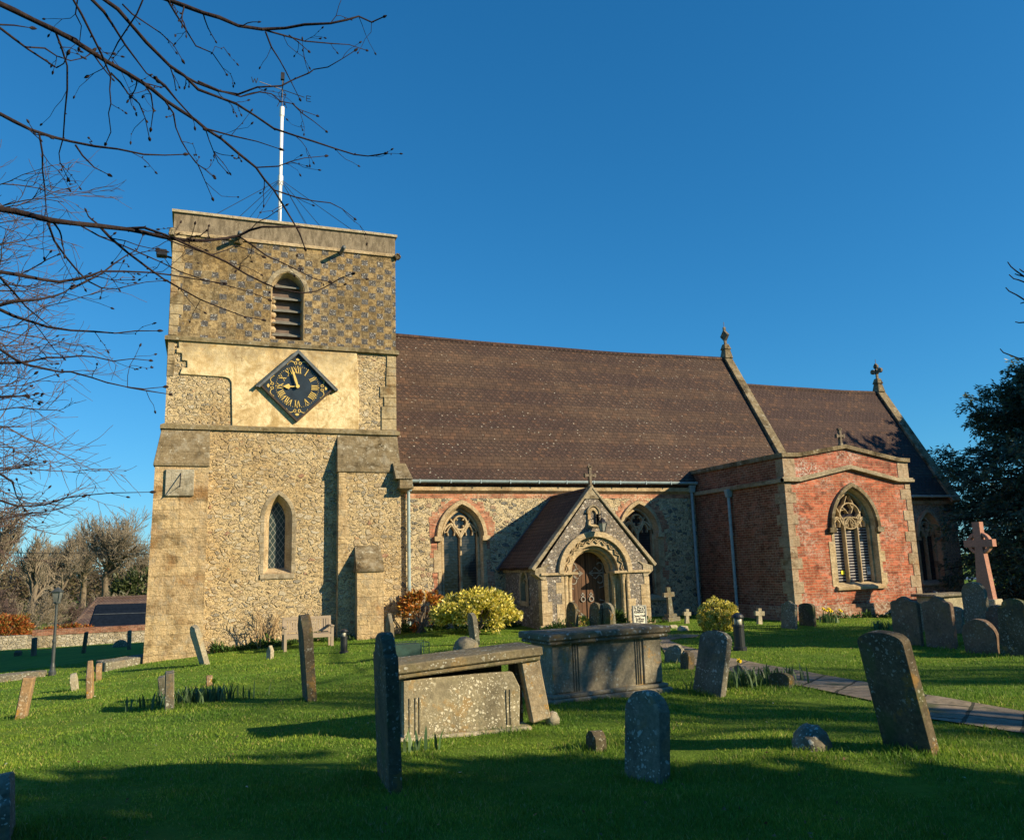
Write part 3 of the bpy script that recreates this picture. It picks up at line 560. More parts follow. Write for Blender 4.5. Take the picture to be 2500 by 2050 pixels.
def cross_finial(c,h,kind,yaw=0.):
    x,y,z=c; b=MB()
    k=1. if kind!='front' else .5
    def fr(a,b_,z0,z1): b.hexa([(x-a,y-a,z0),(x+a,y-a,z0),(x+a,y+a,z0),(x-a,y+a,z0)],[(x-b_,y-b_,z1),(x+b_,y-b_,z1),(x+b_,y+b_,z1),(x-b_,y+b_,z1)])
    fr(.2*k,.13*k,z-.2,z+.18*k); fr(.17*k,.1*k,z+.18*k,z+.42*k)
    o=b.build('finial',M_ash2,CH,bevel=.02); t=MB(); fn=lambda u,v,d:(x+d,y+u,z+v) if kind!='front' else (x+u,y+d,z+v)
    z0=.42*k; r=h*.3; cz=z0+h*.5
    t.bar([(0,z0-.02),(0,z0+h*1.0)],.07,-.05,.05,fn=fn); t.bar([(-r,cz),(r,cz)],.07,-.045,.045,fn=fn)
    if kind=='wheel':
        t.bar([(0,cz+r),(r,cz),(0,cz-r),(-r,cz)],.06,-.055,.055,closed=True,fn=fn)
        for q in range(4): t.bar([(r*.5*math.cos(q*1.571+.785),cz+r*.5*math.sin(q*1.571+.785)),(r*.2*math.cos(q*1.571+.785),cz+r*.2*math.sin(q*1.571+.785))],.05,-.04,.04,fn=fn)
        t.tube([(x,y,z+z0+h),(x,y,z+z0+h+.22)],.012,5)
    elif kind=='clover':
        for a,b_ in ((0,r),(0,-r*.2),(r,0),(-r,0)):
            t.bar(circ(a,cz+b_*1.0,r*.34,10)[:-1],.08,-.05,.05,closed=True,fn=fn)
        t.tube([(x,y,z+z0+h),(x,y,z+z0+h+.2)],.012,5)
    else:
        for q in ((0,z0+h),(r,cz),(-r,cz)): t.bar([(q[0]-.06,q[1]),(q[0]+.06,q[1])] if q[0]==0 else [(q[0],q[1]-.06),(q[0],q[1]+.06)],.05,-.05,.05,fn=fn)
        if kind=='front2' or h>.5: t.bar(circ(0,cz,r*.62,14)[:-1],.045,-.035,.035,closed=True,fn=fn)
    t.build('cross',M_finial,o)
cross_finial((19.73,26.8,8.22),.72,'wheel')
# ---- chancel
CW=24.1; CE=27.4; zg=2.1
WC=(26.55,-1.05,.62,.56,.92,.46,.78)
cw=MB().face([(19.9,-2.6),(28.1,-2.6),(28.1,2.2),(19.9,2.2)],[arch_open(WC[0],WC[1]-.1,*WC[2:5])],CW,.04)
cw.add([(28.1,CW,-2.6),(28.1,29.5,-2.6),(28.1,29.5,2.2),(28.1,26.8,6.9),(28.1,CW,2.2)],[(0,1,2,3,4)])
cw.build('chancel_wall',M_cflint,CH)
win2(*WC,CW,.24,M_dress2,M_gb,CH)
roof('chancel_roof',19.72,27.5,CW-.35,zg+.05,26.8,6.97,M_tile2,nx=24,sag=.03,seed=4)
gutter(20.3,27.9,CW-.36,zg+.08)
MB().box(19.95,28.0,CW-.1,CW+.02,1.88,2.02).build('cornice',M_dress2,CH)
coping('coping',27.42,27.86,[(CW-.5,1.95),(26.8,7.12),(30,1.95)],CH,M_ash2)
cross_finial((27.6,26.8,7.2),.68,'clover')
# ---- porch
PX,PY,PE=10.27,20.66,0.02
pw=arch_open(PX,-2.4,-.26,1.0,1.0)
prf=[(8.64,-2.4),(11.95,-2.4),(11.95,-.02),(PX,2.02),(8.64,-.02)]
pf=MB().face(prf,[pw],PY,.03)
sw=(21.95,-1.0,-.52,.2,.28)   # side window (y, sill, spring, half width, rise)
fside=lambda u,v,d:(d,u,v)
pf.face([(PY,-2.4),(NY,-2.4),(NY,0),(PY,0)],[arch_open(sw[0],sw[1],sw[2],.27,.36)],8.64,.2,fn=fside)
pf.add([(11.95,PY,-2.4),(11.95,NY,-2.4),(11.95,NY,0),(11.95,PY,0)],[(0,1,2,3)])
PO=pf.build('porch_wall',M_pflint,CH)
SWN=MB().face(arch_open(sw[0],sw[1]-.14,sw[2],.36,.46),[arch_open(sw[0],sw[1],sw[2],.24,.33)],8.61,.14,fn=fside).build('porch_window',M_dress,CH)
MB().bar([(sw[0],sw[1]),(sw[0],sw[2]+.2)],.06,8.68,8.76,fn=fside).bar(parch(sw[0]-.1,sw[2],.1,.14,6),.04,8.68,8.76,fn=fside).bar(parch(sw[0]+.1,sw[2],.1,.14,6),.04,8.68,8.76,fn=fside).build('mullion',M_dress,SWN)
MB().prism(arch_open(sw[0],sw[1],sw[2],.25,.34),8.76,8.78,fn=fside).build('pane',M_gd,SWN)
# porch roof
def pslope(s):
    mb=MB(); V=[];Fa=[];n=14
    for i in range(n+1):
        y=PY+.14+(NY-PY-.14)*i/n
        for j in range(9):
            t=j/8; V.append((PX+s*(1.86*(1-t)),y,-.1+2.16*t+.012*math.sin(i*1.3+j)))
    for i in range(n):
        for j in range(8): a=i*9+j; Fa.append((a,a+9,a+10,a+1))
    return mb.add(V,Fa)
prm=pslope(-1); q=pslope(1); prm.add(q.v,q.f); pr=prm.build('porch_roof',M_ptile,CH); md=pr.modifiers.new('t','SOLIDIFY'); md.thickness=.1; md.offset=0
MB().tube([(PX,PY+.14,2.07),(PX,NY,2.06)],.07,8).build('ridge_tiles',M_tile2,pr)
MB().bar([(PX-1.9,-.12),(PX,2.1)],.09,NY-.09,NY+.02).build('flashing',M_leadd,pr)
MB().bar([(PX-1.9,-.13),(PX,2.13),(PX+1.92,-.11)],.1,PY-.05,PY+.22).build('coping',M_dress2,PO,bevel=.012)
MB().prism([(PX-.24,1.8),(PX+.24,1.8),(PX+.03,2.16),(PX-.03,2.16)],PY-.03,PY+.1).build('apex_stone',M_dress2,PO)
kn=MB()
for s in (-1,1):
    x=PX+s*1.63; kn.prism([(x-.28,.02) if s>0 else (x+.28,.02),(x+s*.2,-.12),(x+s*.2,-.26),(x-s*.02,-.42),(x-s*.13,-.42),(x-s*.13,-.1)],PY-.025,PY+.35)
kn.each(lambda x,y,z:x>PX,'kneeler',M_dress2,PO,bevel=.01)
bx=MB(); bx.box(8.56,8.66,PY+.3,NY,-.2,-.06); bx.build('eaves_moulding',M_dress,PO)
rn=random.Random(12); pq=MB()
for s in (-1,1):
    z=-2.2
    while z<-.45:
        h=min(.28+.06*rn.random(),-.42-z); x=8.64 if s<0 else 11.95; wd=.16+.12*(rn.random()>.5)
        pq.box(min(x-.012*-s if s<0 else x-wd,x)-.012*(s<0),(x+wd) if s<0 else x+.012,PY-.012-.004*rn.random(),PY+.2,z,z+h-.006); z+=h
    z=-2.2
    while z<-.32:   # door jamb blocks
        h=min(.27+.08*rn.random(),-.3-z); wd=.08+.16*(rn.random()>.5); x=PX+s*.98
        pq.box(min(x,x+s*wd),max(x,x+s*wd),PY-.01-.003*rn.random(),PY+.06,z,z+h-.005); z+=h
pq.box(8.54,9.3,PY-.06,PY+.03,-2.4,-1.62); pq.box(11.25,12.06,PY-.06,PY+.03,-2.4,-1.62)
pq.each(lambda x,y,z:(x>PX,abs(x-PX)>1.3),'quoin',M_dress,PO,bevel=.008)
AR=MB()
AR.bar(circ(PX,-.26,1.06,30,math.pi,0),.17,PY-.09,PY+.03,ch=.15)
AR.bar(circ(PX,-.26,.86,30,math.pi,0),.24,PY+.03,PY+.2)
AR.bar(circ(PX,-.26,.69,30,math.pi,0),.1,PY+.16,PY+.4,ch=.25)
AR.bar(circ(PX,-.26,.63,30,math.pi,0),.1,PY+.3,PY+.55,ch=.25)
AO=AR.build('porch_arch',M_dress,CH)
cv=MB()
for rr,off in ((.965,0),(.9,0)):
    zp=[]
    for i in range(25):
        t=math.pi-math.pi*i/24; r=rr-(.085 if i%2 else -.0); zp.append((PX+r*math.cos(t),-.26+r*math.sin(t)))
    cv.bar(zp,.035,PY-.015,PY+.06,ch=.3)
cv.build('chevron',M_dress,AO)
ab=MB()
for s in (-1,1):
    x0,x1=(8.6,PX-.56) if s<0 else (PX+.56,12.0); ab.box(x0,x1,PY-.07,PY+.12,-.3,-.23)
    ab.box(min(PX+s*.58,PX+s*1.0),max(PX+s*.58,PX+s*1.0),PY+.12,PY+.5,-.3,-.23)
ab.each(lambda x,y,z:x>PX,'impost',M_dress,AO,bevel=.01)
for s in (-1,1):
    for r,y in ((.9,PY+.1),(.7,PY+.27)):
        MB().lathe([(.1,-2.0),(.1,-1.86),(.075,-1.8),(.066,-1.75),(.064,-.6),(.075,-.58),(.066,-.54),(.11,-.34),(.12,-.3)],(PX+s*r,y,0),14).build('column',M_dress,AO,smooth=True)
jb=MB()
for s in (-1,1):
    for a,b,y0,y1 in ((.97,1.0,PY,PY+.22),(.79,.97,PY+.2,PY+.24),(.76,.8,PY+.2,PY+.42),(.6,.78,PY+.36,PY+.4),(.57,.62,PY+.36,PY+.75)):
        jb.box(min(PX+s*a,PX+s*b),max(PX+s*a,PX+s*b),y0,y1,-2.3,-.3)
jb.each(lambda x,y,z:x>PX,'jamb',M_dress,AO)
DO=MB().prism(arch_open(PX,-2.2,-.26,.66,.66),PY+.62,PY+.68).build('porch_door',M_door,CH)
MB().box(PX-.006,PX+.006,PY+.605,PY+.63,-2.2,.38).build('door_gap',M_dark,DO)
hn=MB(); DY=PY+.605
M_hinge=flat('pale iron hinge',(.2,.19,.18),.6,.4)
def sp_(cx,cz,r,a0,a1,k=1.):
    return [(cx+r*(1-.55*i/14)*math.cos(a0+(a1-a0)*i/14),cz+r*(1-.55*i/14)*math.sin(a0+(a1-a0)*i/14)*k) for i in range(15)]
for s in (-1,1):
    for zc in (-.28,-1.45):
        hn.bar([(PX+s*.6,zc),(PX+s*.14,zc)],.035,DY,DY+.03)
        hn.bar([(PX+s*.22,zc+.07),(PX+s*.1,zc),(PX+s*.22,zc-.07)],.03,DY,DY+.03)
        for q in (-1,1):
            hn.bar(sp_(PX+s*.42,zc+q*.2,.15,-q*1.57,q*2.6),.028,DY,DY+.03); hn.bar([(PX+s*.55,zc),(PX+s*.56,zc+q*.38),(PX+s*.4,zc+q*.42)],.025,DY,DY+.03); hn.bar([(PX+s*.42,zc+q*.05),(PX+s*.3,zc+q*.16),(PX+s*.24,zc+q*.12)],.025,DY,DY+.03)
hn.each(lambda x,y,z:(x>PX,z>-.9),'hinge',M_hinge,DO)
for s in (-1,1):
    k=MB().bar(circ(PX+s*.13,-1.0,.065,14)[:-1],.025,DY-.02,DY+.02,closed=True); k.bar([(PX+s*.13,-.94),(PX+s*.13,-.82)],.05,DY,DY+.03); k.bar([(PX+s*.13-.06,-.88),(PX+s*.13+.06,-.88)],.03,DY,DY+.03); k.build('door_ring',M_hinge,DO)
NI=MB().face(arch_open(PX,1.0,1.36,.17,.19),[arch_open(PX,1.07,1.36,.085,.11)],PY-.05,.16).splay(arch_open(PX,1.0,1.36,.17,.19),PY-.05,arch_open(PX,1.0,1.36,.17,.19),PY+.02).prism(arch_open(PX,1.06,1.4,.11,.14),PY+.1,PY+.12).build('niche',M_dress,CH)
MB().bar(parch(PX,1.38,.19,.22),.045,PY-.08,PY+.02,ch=.2).build('hood_mould',M_dress2,NI)
cross_finial((PX,PY+.06,2.0),.5,'front')
# ---- brick chapel
QX0,QX1,QY=15.55,20.26,18.9
WB=(17.96,-.78,.8,.8,1.16,.72,1.06)
za=float(atY(2071.6,1142,QY)[2]); 
k1=xz(1650+740/2.4906,1000+430/2.4906,QY); k2=xz(1650+1340/2.4906,1000+432/2.4906,QY); zc=k1[1]
cor_p=[(QX0-.1,zc),(k1[0],zc),(17.95,za),(k2[0],k2[1]),(QX1+.1,k2[1])]
top_p=[(QX0-.06,2.9),(16.15,2.92),(17.86,3.2),(19.85,2.84),(QX1+.05,2.82)]
cm=MB().face([(QX0,-2.4),(QX1,-2.4),(QX1,k2[1]-.02),(k2[0],k2[1]-.02),(17.95,za-.02),(k1[0],zc-.02),(QX0,zc-.02)],[arch_open(WB[0],WB[1]-.1,*WB[2:5])],QY,.04)
cm.add([(QX1,QY,-2.4),(QX1,NY+.6,-2.4),(QX1,NY+.6,2.9),(QX1,QY,2.8)],[(0,1,2,3)])
CHW=cm.build('chapel_wall',M_brick,CH)
MB().add([(QX0,QY,-2.4),(QX0,NY+.1,-2.4),(QX0,NY+.1,2.93),(QX0,QY,2.9)],[(0,1,2,3)]).build('chapel_side_wall',M_brickshade,CH)
pz=MB().face(cor_p[:1]+cor_p[1:]+top_p[::-1],[],QY-.006,.0)
pz.v=[(min(max(x,QX0+.002),QX1-.002),y,z) for x,y,z in pz.v]; PZ=pz.build('chapel_parapet',M_brickw,CH)
MB().add([(QX0+.01,QY+.02,2.88),(QX1-.01,QY+.02,2.8),(QX1-.01,NY,2.8),(QX0+.01,NY,2.88)],[(0,1,2,3)]).build('chapel_roof',M_leadd,CH)
co=MB().bar(top_p,.13,QY-.09,QY+.36,ch=.1); co.build('coping',M_ash2,PZ)
MB().bar([(QY-.03,2.9),(NY+.35,2.93)],.13,QX0-.07,QX0+.32,fn=lambda u,v,d:(d,u,v)).build('coping',M_ash2,PZ)
co=MB().bar(cor_p,.09,QY-.13,QY+.02,ch=.2).bar([(a,b+.065) for a,b in cor_p],.05,QY-.08,QY+.02); co.build('cornice',M_dress2,CHW)
MB().bar([(QY-.1,zc),(NY+.02,zc+.02)],.11,QX0-.1,QX0+.02,fn=lambda u,v,d:(d,u,v)).build('cornice',M_dress2,CHW)
cq=MB(); rn=random.Random(8)
for x,s in ((QX0,1),(QX1,-1)):
    z=-1.32; i=0
    while z<zc-.1:
        h=min(.3+.04*rn.random(),zc-.06-z); wd=(.36 if i%2 else .2)+.06*rn.random(); i+=1
        x0,x1=(x-.014,x+wd) if s>0 else (x-wd,x+.014); cq.box(x0,x1,QY-.014-.003*rn.random(),QY+(.28 if i%2 else .45),z,z+h-.008); z+=h
    cq.box(*((x-.012,x+.42) if s>0 else (x-.42,x+.012)),QY-.02,QY+.3,zc+.06,2.8)
cq.each(lambda x,y,z:x>18,'quoin',M_quoin,CHW,bevel=.008)
MB().box(QX0-.07,QX1+.07,QY-.07,QY+.1,-2.4,-1.38).box(QX0-.07,QX0+.05,QY+.1,NY,-2.4,-1.38).build('plinth',M_plinth,CHW,sub=6,wob=.02,wsc=2.5)
CWN=win2(*WB,QY,.24,M_dress,M_gd,CH,lights=3)
sl=MB(); lw=2*WB[5]/3
for k in range(3):
    c=WB[0]-WB[5]+lw*(k+.5); z=WB[1]+.06
    while z<WB[2]+.3: sl.box(c-lw/2+.03,c+lw/2-.03,QY+.265,QY+.276,z,z+.026); z+=.082
sl.build('glazing_bars',M_blind,CWN)
downpipe(QX0-.1,21.45,2.05,-1.95); cross_finial((17.86,QY+.12,3.12),.42,'front')
# ---------------------------------------------------------------- clock on the tower
CKX,CKZ=2.34,5.13; CK=thing('church_clock','black diamond clock with gold numerals on the plastered tower face','clock',(CKX,TY-.03,CKZ-1.0))
M_gold=flat('gold leaf',(.75,.52,.14),.35,.5,0.2,.15); M_dial=flat('blue black dial',(.012,.022,.035),.4,.4,var=.4,sc=3)
M_frame=flat('dark oak frame',(.05,.035,.028),.6,.3)
hd=1.02; dia=lambda r:[(CKX-r,CKZ),(CKX,CKZ+r*.98),(CKX+r,CKZ),(CKX,CKZ-r*.98)]
MB().prism(dia(hd*.94),TY-.1,TY-.03).build('dial',M_dial,CK)
MB().bar(dia(hd*.97),.085,TY-.14,TY-.03,closed=True,ch=.2).build('frame',M_frame,CK)
lc=MB(); fl=lambda r:[(CKX-r-.05,CKZ-.06),(CKX,CKZ+r*.98),(CKX+r+.05,CKZ-.06)]
lc.bar(fl(hd*1.045),.05,TY-.2,TY-.02); lc.bar(fl(hd*1.0),.1,TY-.2,TY-.175); lc.build('lead_cover',M_leadd,CK,bevel=.012)
YF=TY-.1
def clkpt(a,r,u,v):   # angle clockwise from 12, numeral local coordinates u right, v up (radially out)
    s,c=math.sin(a),math.cos(a); return (CKX+(r+v)*s+u*c,CKZ+(r+v)*c-u*s)
nm=MB(); nums={1:'I',2:'II',3:'III',4:'IIII',5:'V',6:'VI',7:'VII',8:'VIII',9:'IX',10:'X',11:'XI',12:'XII'}
wd_={'I':.052,'V':.1,'X':.1}; H=.078
for k,tx in nums.items():
    a=k*math.pi/6; tot=sum(wd_[c] for c in tx); x=-tot/2
    for c in tx:
        w_=wd_[c]; m=x+w_/2
        if c=='I': segs=[((m,-H),(m,H),.022)]; ser=[(m,-H),(m,H)]
        elif c=='V': segs=[((m-.04,H),(m,-H),.024),((m+.04,H),(m,-H),.011)]; ser=[(m-.04,H),(m+.04,H)]
        else: segs=[((m-.042,H),(m+.042,-H),.024),((m+.042,H),(m-.042,-H),.011)]; ser=[(m-.042,H),(m+.042,H),(m-.042,-H),(m+.042,-H)]
        for p,q,t in segs: nm.bar([clkpt(a,.47,*p),clkpt(a,.47,*q)],t,YF-.012,YF)
        for p in ser: nm.bar([clkpt(a,.47,p[0]-.024,p[1]),clkpt(a,.47,p[0]+.024,p[1])],.01,YF-.012,YF)
        x+=w_
nm.build('numerals',M_gold,CK)
mi=MB()
for k in range(60):
    a=k*math.pi/30; L=.02 if k%5 else .028; mi.bar([clkpt(a,.585,0,-L/2),clkpt(a,.585,0,L/2)],.012 if k%5 else .03,YF-.012,YF)
mi.build('minute_marks',M_gold,CK)
sc_=MB()
for q in range(4):
    a=q*math.pi/2; P=lambda u,v:clkpt(a,0,u,v)
    for s in (-1,1):
        pts=[]
        for i in range(14): t=i/13; pts.append(P(s*(.3-.2*t),.63+.07*math.sin(t*3.0)+.06*t))
        sc_.bar(pts,.018,YF-.012,YF)
        for (cx_,cy_,r,a0,a1) in ((.055,.68,.05,2.2,-4.5),(.28,.665,.035,-1.6,3.5)):
            sc_.bar([P(s*(cx_+r*(1-.6*i/16)*math.cos(a0+(a1-a0)*i/16)),cy_+r*(1-.6*i/16)*math.sin(a0+(a1-a0)*i/16)) for i in range(17)],.015,YF-.012,YF)
    for i in range(5): t=-1.1+.55*i; sc_.bar([P(0,.765),P(.06*math.sin(t),.765+.06*math.cos(t))],.026,YF-.013-.001*i,YF)
sc_.build('scroll_ornament',M_gold,CK)
a=-math.pi/2-.03+.0; ah=8.95/12*2*math.pi; am=57/60*2*math.pi
MB().bar([clkpt(ah,0,0,-.02),clkpt(ah,0,0,.26)],.035,YF-.05,YF-.03).prism([clkpt(ah,0,u,v) for u,v in ((-.02,.2),(-.075,.24),(-.05,.3),(0,.4),(.05,.3),(.075,.24),(.02,.2))],YF-.055,YF-.03).build('hour_hand',M_gold,CK)
MB().prism([clkpt(am,0,u,v) for u,v in ((-.02,-.02),(-.035,.2),(-.012,.56),(.012,.56),(.035,.2),(.02,-.02))],YF-.085,YF-.065).prism(circ(CKX,CKZ,.05,16)[:-1],YF-.1,YF-.06).build('minute_hand',M_gold,CK)
# ---------------------------------------------------------------- sundial, floodlight, flagpole, lantern
SD=thing('sundial','square grey stone sundial fixed high on the tower\'s ashlar buttress','sundial',(-.62,22.6,2.0))
sb=MB(); sb.box(-.96,-.27,22.55,22.66,2.03,2.72); sb.build('dial',mashlar('pale sundial slab',(.42,.39,.32),(.4,.37,.3),3,3,lich=.25,dark=.5),SD,bevel=.01)
gn=MB(); gn.tube([(-.6,22.56,2.62),(-.6,22.2,2.22),(-.6,22.56,2.3)],.014,6); gn.build('gnomon',M_iron,SD)
FL=thing('floodlight','small black floodlight on an arm at the tower top corner','floodlight',(TX0-.2,TY+.1,8.6))
pf_=xz(396,617,TY); MB().box(pf_[0]-.15,pf_[0]+.12,TY-.05,TY+.2,pf_[1]-.09,pf_[1]+.1).build('lamp_housing',M_iron,FL,bevel=.02)
MB().tube([(pf_[0]+.05,TY+.08,pf_[1]-.05),(TX0+.02,TY+.08,pf_[1]-.1)],.03,6).tube([(pf_[0]+.05,TY+.08,pf_[1]-.1),(TX0+.02,TY+.08,pf_[1]-.45)],.012,5).build('arm',M_iron,FL)
FY=26.2; fb=atY(682,560,FY); ft=atY(686,270,FY); FX=float(fb[0])
FP=thing('flagpole','tall white flagpole with wire stays and wind vane on the tower roof','flagpole',(FX,FY,9.3))
M_white=flat('white paint',(.78,.78,.76),.4,.4,var=.06)
zt=float(ft[2]); zb_=float(atY(684,438,FY)[2])
MB().tube([(FX,FY,8.5),(FX,FY,zt-.15)],.058,12).build('pole',M_white,FP,smooth=True)
MB().tube([(FX,FY,zt-.2),(FX,FY,zt+.12)],.08,12).build('pole_cap',M_white,FP)
MB().tube([(FX,FY,zb_-.2),(FX,FY,zb_+.12)],.085,12).build('stay_collar',M_white,FP)
vn=MB(); vn.tube([(FX,FY,zt),(FX,FY,zt+1.35)],.018,6)
zv=zt+.78; vd=(.95,.3)
for s,c in ((-1,0),(1,0)): vn.tube([(FX,FY,zv),(FX+s*vd[0]*.8,FY+s*vd[1]*.8,zv)],.014,5)
vn.tube([(FX,FY-.5,zv),(FX,FY+.5,zv)],.014,5)
for k,(lx,L) in enumerate(((-1,'W'),(1,'E'))):
    c=(FX+lx*.92,FY+lx*.28,zv); st={'E':[[(-.08,.1),(-.08,-.1)],[(-.08,.1),(.07,.1)],[(-.08,0),(.05,0)],[(-.08,-.1),(.07,-.1)]],'W':[[(-.1,.1),(-.05,-.1)],[(-.05,-.1),(0,.06)],[(0,.06),(.05,-.1)],[(.05,-.1),(.1,.1)]]}[L]
    for p,q in st: vn.tube([(c[0]+p[0],c[1],c[2]+p[1]),(c[0]+q[0],c[1],c[2]+q[1])],.013,4)
for s in (-1,1): vn.tube([(FX+s*.16,FY,zt+.12),(FX+s*.05,FY,zt+.4),(FX+s*.13,FY,zt+.62),(FX,FY,zv)],.011,4)
vn.box(FX-.06,FX+.06,FY-.06,FY+.06,zt+1.15,zt+1.4); vn.build('wind_vane',M_iron,FP)
sy=MB()
for (x,y) in ((TX0+.4,TY+.4),(TX0+.4,TB-.5),(TX1-.4,TY+.4),(TX1-.4,TB-.5),(.9,TY+.4),(2.9,TY+.4),(TX1-.4,26),(TX0+.4,26)): sy.tube([(FX,FY,zb_),(x,y,9.7)],.009,4)
sy.build('stay_wire',M_iron,FP)
LN=thing('lantern','black wall lantern hung above the porch arch','lantern',(PX,PY-.2,1.0))
lx,ly,lz=PX+.12,PY-.34,.86
MB().tube([(lx,PY-.02,lz+.42),(lx,ly+.03,lz+.5),(lx,ly,lz+.36)],.014,6).box(lx-.05,lx+.05,PY-.05,PY,lz+.2,lz+.5).tube([(lx,PY-.02,lz+.15),(lx,PY-.2,lz+.4)],.01,5).build('bracket',M_iron,LN)
MB().lathe([(.02,.38),(.05,.34),(.15,.24),(.155,.22)],(lx,ly,lz),6).lathe([(.075,-.02),(.08,.0)],(lx,ly,lz),6).build('lantern_roof',M_iron,LN)
lb=MB()
for k in range(6):
    t=k*math.pi/3; lb.tube([(lx+.075*math.cos(t),ly+.075*math.sin(t),lz),(lx+.14*math.cos(t),ly+.14*math.sin(t),lz+.22)],.008,4)
lb.build('cage',M_iron,LN); M_pglass=flat('dusty lamp glass',(.3,.31,.29),.2,.5)
MB().lathe([(.07,.0),(.135,.22)],(lx,ly,lz),6).build('glass',M_pglass,LN)
# ---------------------------------------------------------------- notice board by the porch
nb=onG(1563,1536); 
NBt=atY(1563,1478,nb[1]); NBw=.36; nz=float(NBt[2]); NB=thing('notice_board','white framed welcome notice board standing beside the porch arch','notice board',tuple(nb))
x,y=float(nb[0]),float(nb[1]); nzb=float(nb[2])+.02
MB().box(x-NBw/2,x+NBw/2,y-.02,y+.02,nzb,nz).build('panel',flat('notice white',(.68,.66,.58),.5,.3,var=.06),NB)
MB().bar([(x-NBw/2,nzb),(x-NBw/2,nz),(x+NBw/2,nz),(x+NBw/2,nzb)],.035,y-.035,y+.03,closed=True).build('frame',flat('notice frame',(.36,.36,.34),.5,.3,var=.1),NB)
M_ink=flat('sign lettering',(.05,.05,.05),.6,.2); hh=nz-nzb
bm=bmesh.new()
for tx,fz,sz in (("St Mary's",.9,.075),("Church",.81,.075),("Kintbury",.72,.075),("Open Daily",.555,.07),("for",.485,.045),("Private",.41,.075),("Prayer",.32,.075),("WELCOME",.1,.075)):
    cu=bpy.data.curves.new('lettering','FONT'); cu.body=tx; cu.size=sz*1.15; cu.align_x='CENTER'; cu.extrude=.002; o=bpy.data.objects.new('lettering',cu); COL.objects.link(o)
    bpy.context.view_layer.update(); me=bpy.data.meshes.new_from_object(o.evaluated_get(bpy.context.evaluated_depsgraph_get())); me.transform(Matrix.Translation((x,y-.026,nzb+hh*fz-.02))@Matrix.Rotation(R(90),4,'X')); bm.from_mesh(me); bpy.data.objects.remove(o); bpy.data.curves.remove(cu)
me=bpy.data.meshes.new('lettering'); bm.to_mesh(me); bm.free(); me.transform(Matrix.Translation(-ORG[NB.name])); link('lettering',me,M_ink,NB)
# ---------------------------------------------------------------- gravestones
S_dark=mstone('dark weathered stone',(.15,.12,.08),(.085,.072,.05),lich=.35,green=.5,orange=.3,lsc=20)
S_grey=mstone('grey lichened stone',(.27,.24,.18),(.15,.14,.11),lich=.75,lsc=16,green=.25,orange=.15,lth=.45)
S_pale=mstone('pale limestone',(.52,.46,.34),(.34,.3,.22),lich=.5,lsc=18,green=.15,orange=.25,lc=(.66,.62,.52))
S_orange=mstone('orange lichened stone',(.4,.25,.13),(.27,.2,.13),lich=.5,lsc=18,green=.1,orange=.95,lc=(.6,.55,.45))
S_brown=mstone('brown sandstone',(.25,.165,.12),(.16,.11,.085),lich=.25,lsc=14,green=.15,orange=.1)
S_pink=mstone('polished pink granite',(.5,.26,.2),(.44,.23,.18),lich=0,green=0,orange=0,bst=.05); S_pink.node_tree.nodes['Principled BSDF'].inputs['Roughness'].default_value=.35
def gprofile(kind,w,h):
    a=w/2
    if kind=='round': r=a; return [(-a,0)]+parch(0,h-a*.95,a,a*.95,8)+[(a,0)]
    if kind=='seg': return [(-a,0)]+[(a*-math.cos(t),h-.22*w+.22*w*math.sin(t)) for t in np.linspace(0,math.pi,14)]+[(a,0)]
    if kind=='shoulder':
        b=a*.72; zs=h-b*.75; return [(-a,0),(-a,zs-.06),(-a*.93,zs),(-b,zs+.02)]+[(b*-math.cos(t),zs+.03+(h-zs-.03)*math.sin(t)) for t in np.linspace(.15,math.pi-.15,11)]+[(b,zs+.02),(a*.93,zs),(a,zs-.06),(a,0)]
    if kind=='ogee':
        return [(-a,0),(-a,h*.86),(-a*.8,h*.9),(-a*.55,h*.9),(-a*.35,h*.96),(0,h),(a*.35,h*.96),(a*.55,h*.9),(a*.8,h*.9),(a,h*.86),(a,0)]
    if kind=='point': return [(-a,0),(-a,h*.6),(0,h),(a,h*.6),(a,0)]
    if kind=='broken': return [(-a,0),(-a,h*.7),(-a*.5,h*.95),(-a*.1,h*.86),(a*.3,h),(a*.7,h*.74),(a,h*.66),(a,0)]
    return [(-a,0),(-a,h),(a,h),(a,0)]
HSN=[]
def hs(bx,by,tx,ty,w,t,kind,mat,label,group=None,yaw=0.,pitch=0.,name='headstone',cat='headstone',sink=.12,wob=.012,Y=None):
    b=onG(bx,by); T=atY(tx,ty,b[1]); h=math.hypot(T[2]-b[2],T[0]-b[0]); lean=math.atan2(T[0]-b[0],T[2]-b[2])
    mb=MB(); pr=[(u,z-(sink if z==0 else 0)) for u,z in gprofile(kind,w,h)]
    mb.prism(pr,-t/2,t/2,fn=lambda u,v,d:(d,u,v))
    M=Matrix.Translation((b[0],b[1],b[2]))@Matrix.Rotation(lean,4,'Y')@Matrix.Rotation(pitch,4,'X')@Matrix.Rotation(yaw,4,'Z')
    mb.xf(M); o=mb.build(name,mat,None,loc=tuple(b),bevel=.012,seg=1,wob=wob,wsc=4.)
    setp(o,label,cat,group); HSN.append((o.name,float(b[0]),float(b[1]),w)); return o
z5=lambda x,y:(x/2.894,1200+y/2.894); z6=lambda x,y:(850+x/2.4906,1500+y/2.4906); z7=lambda x,y:(1600+x/2.3522,1400+y/2.3522); z3=lambda x,y:(950+x/2.823,1100+y/2.823); zg4=lambda x,y:(350+x/3.257,1440+y/3.257)
GR='gravestones in the churchyard'
def H(f,b,t,*a,**k): return hs(*f(*b),*f(*t),*a,group=GR,**k)
H(z6,(250,1025),(222,108),.62,.1,'shoulder',S_dark,'tall dark shouldered headstone with lichened edge standing before one end of the broken tomb',yaw=-.05)
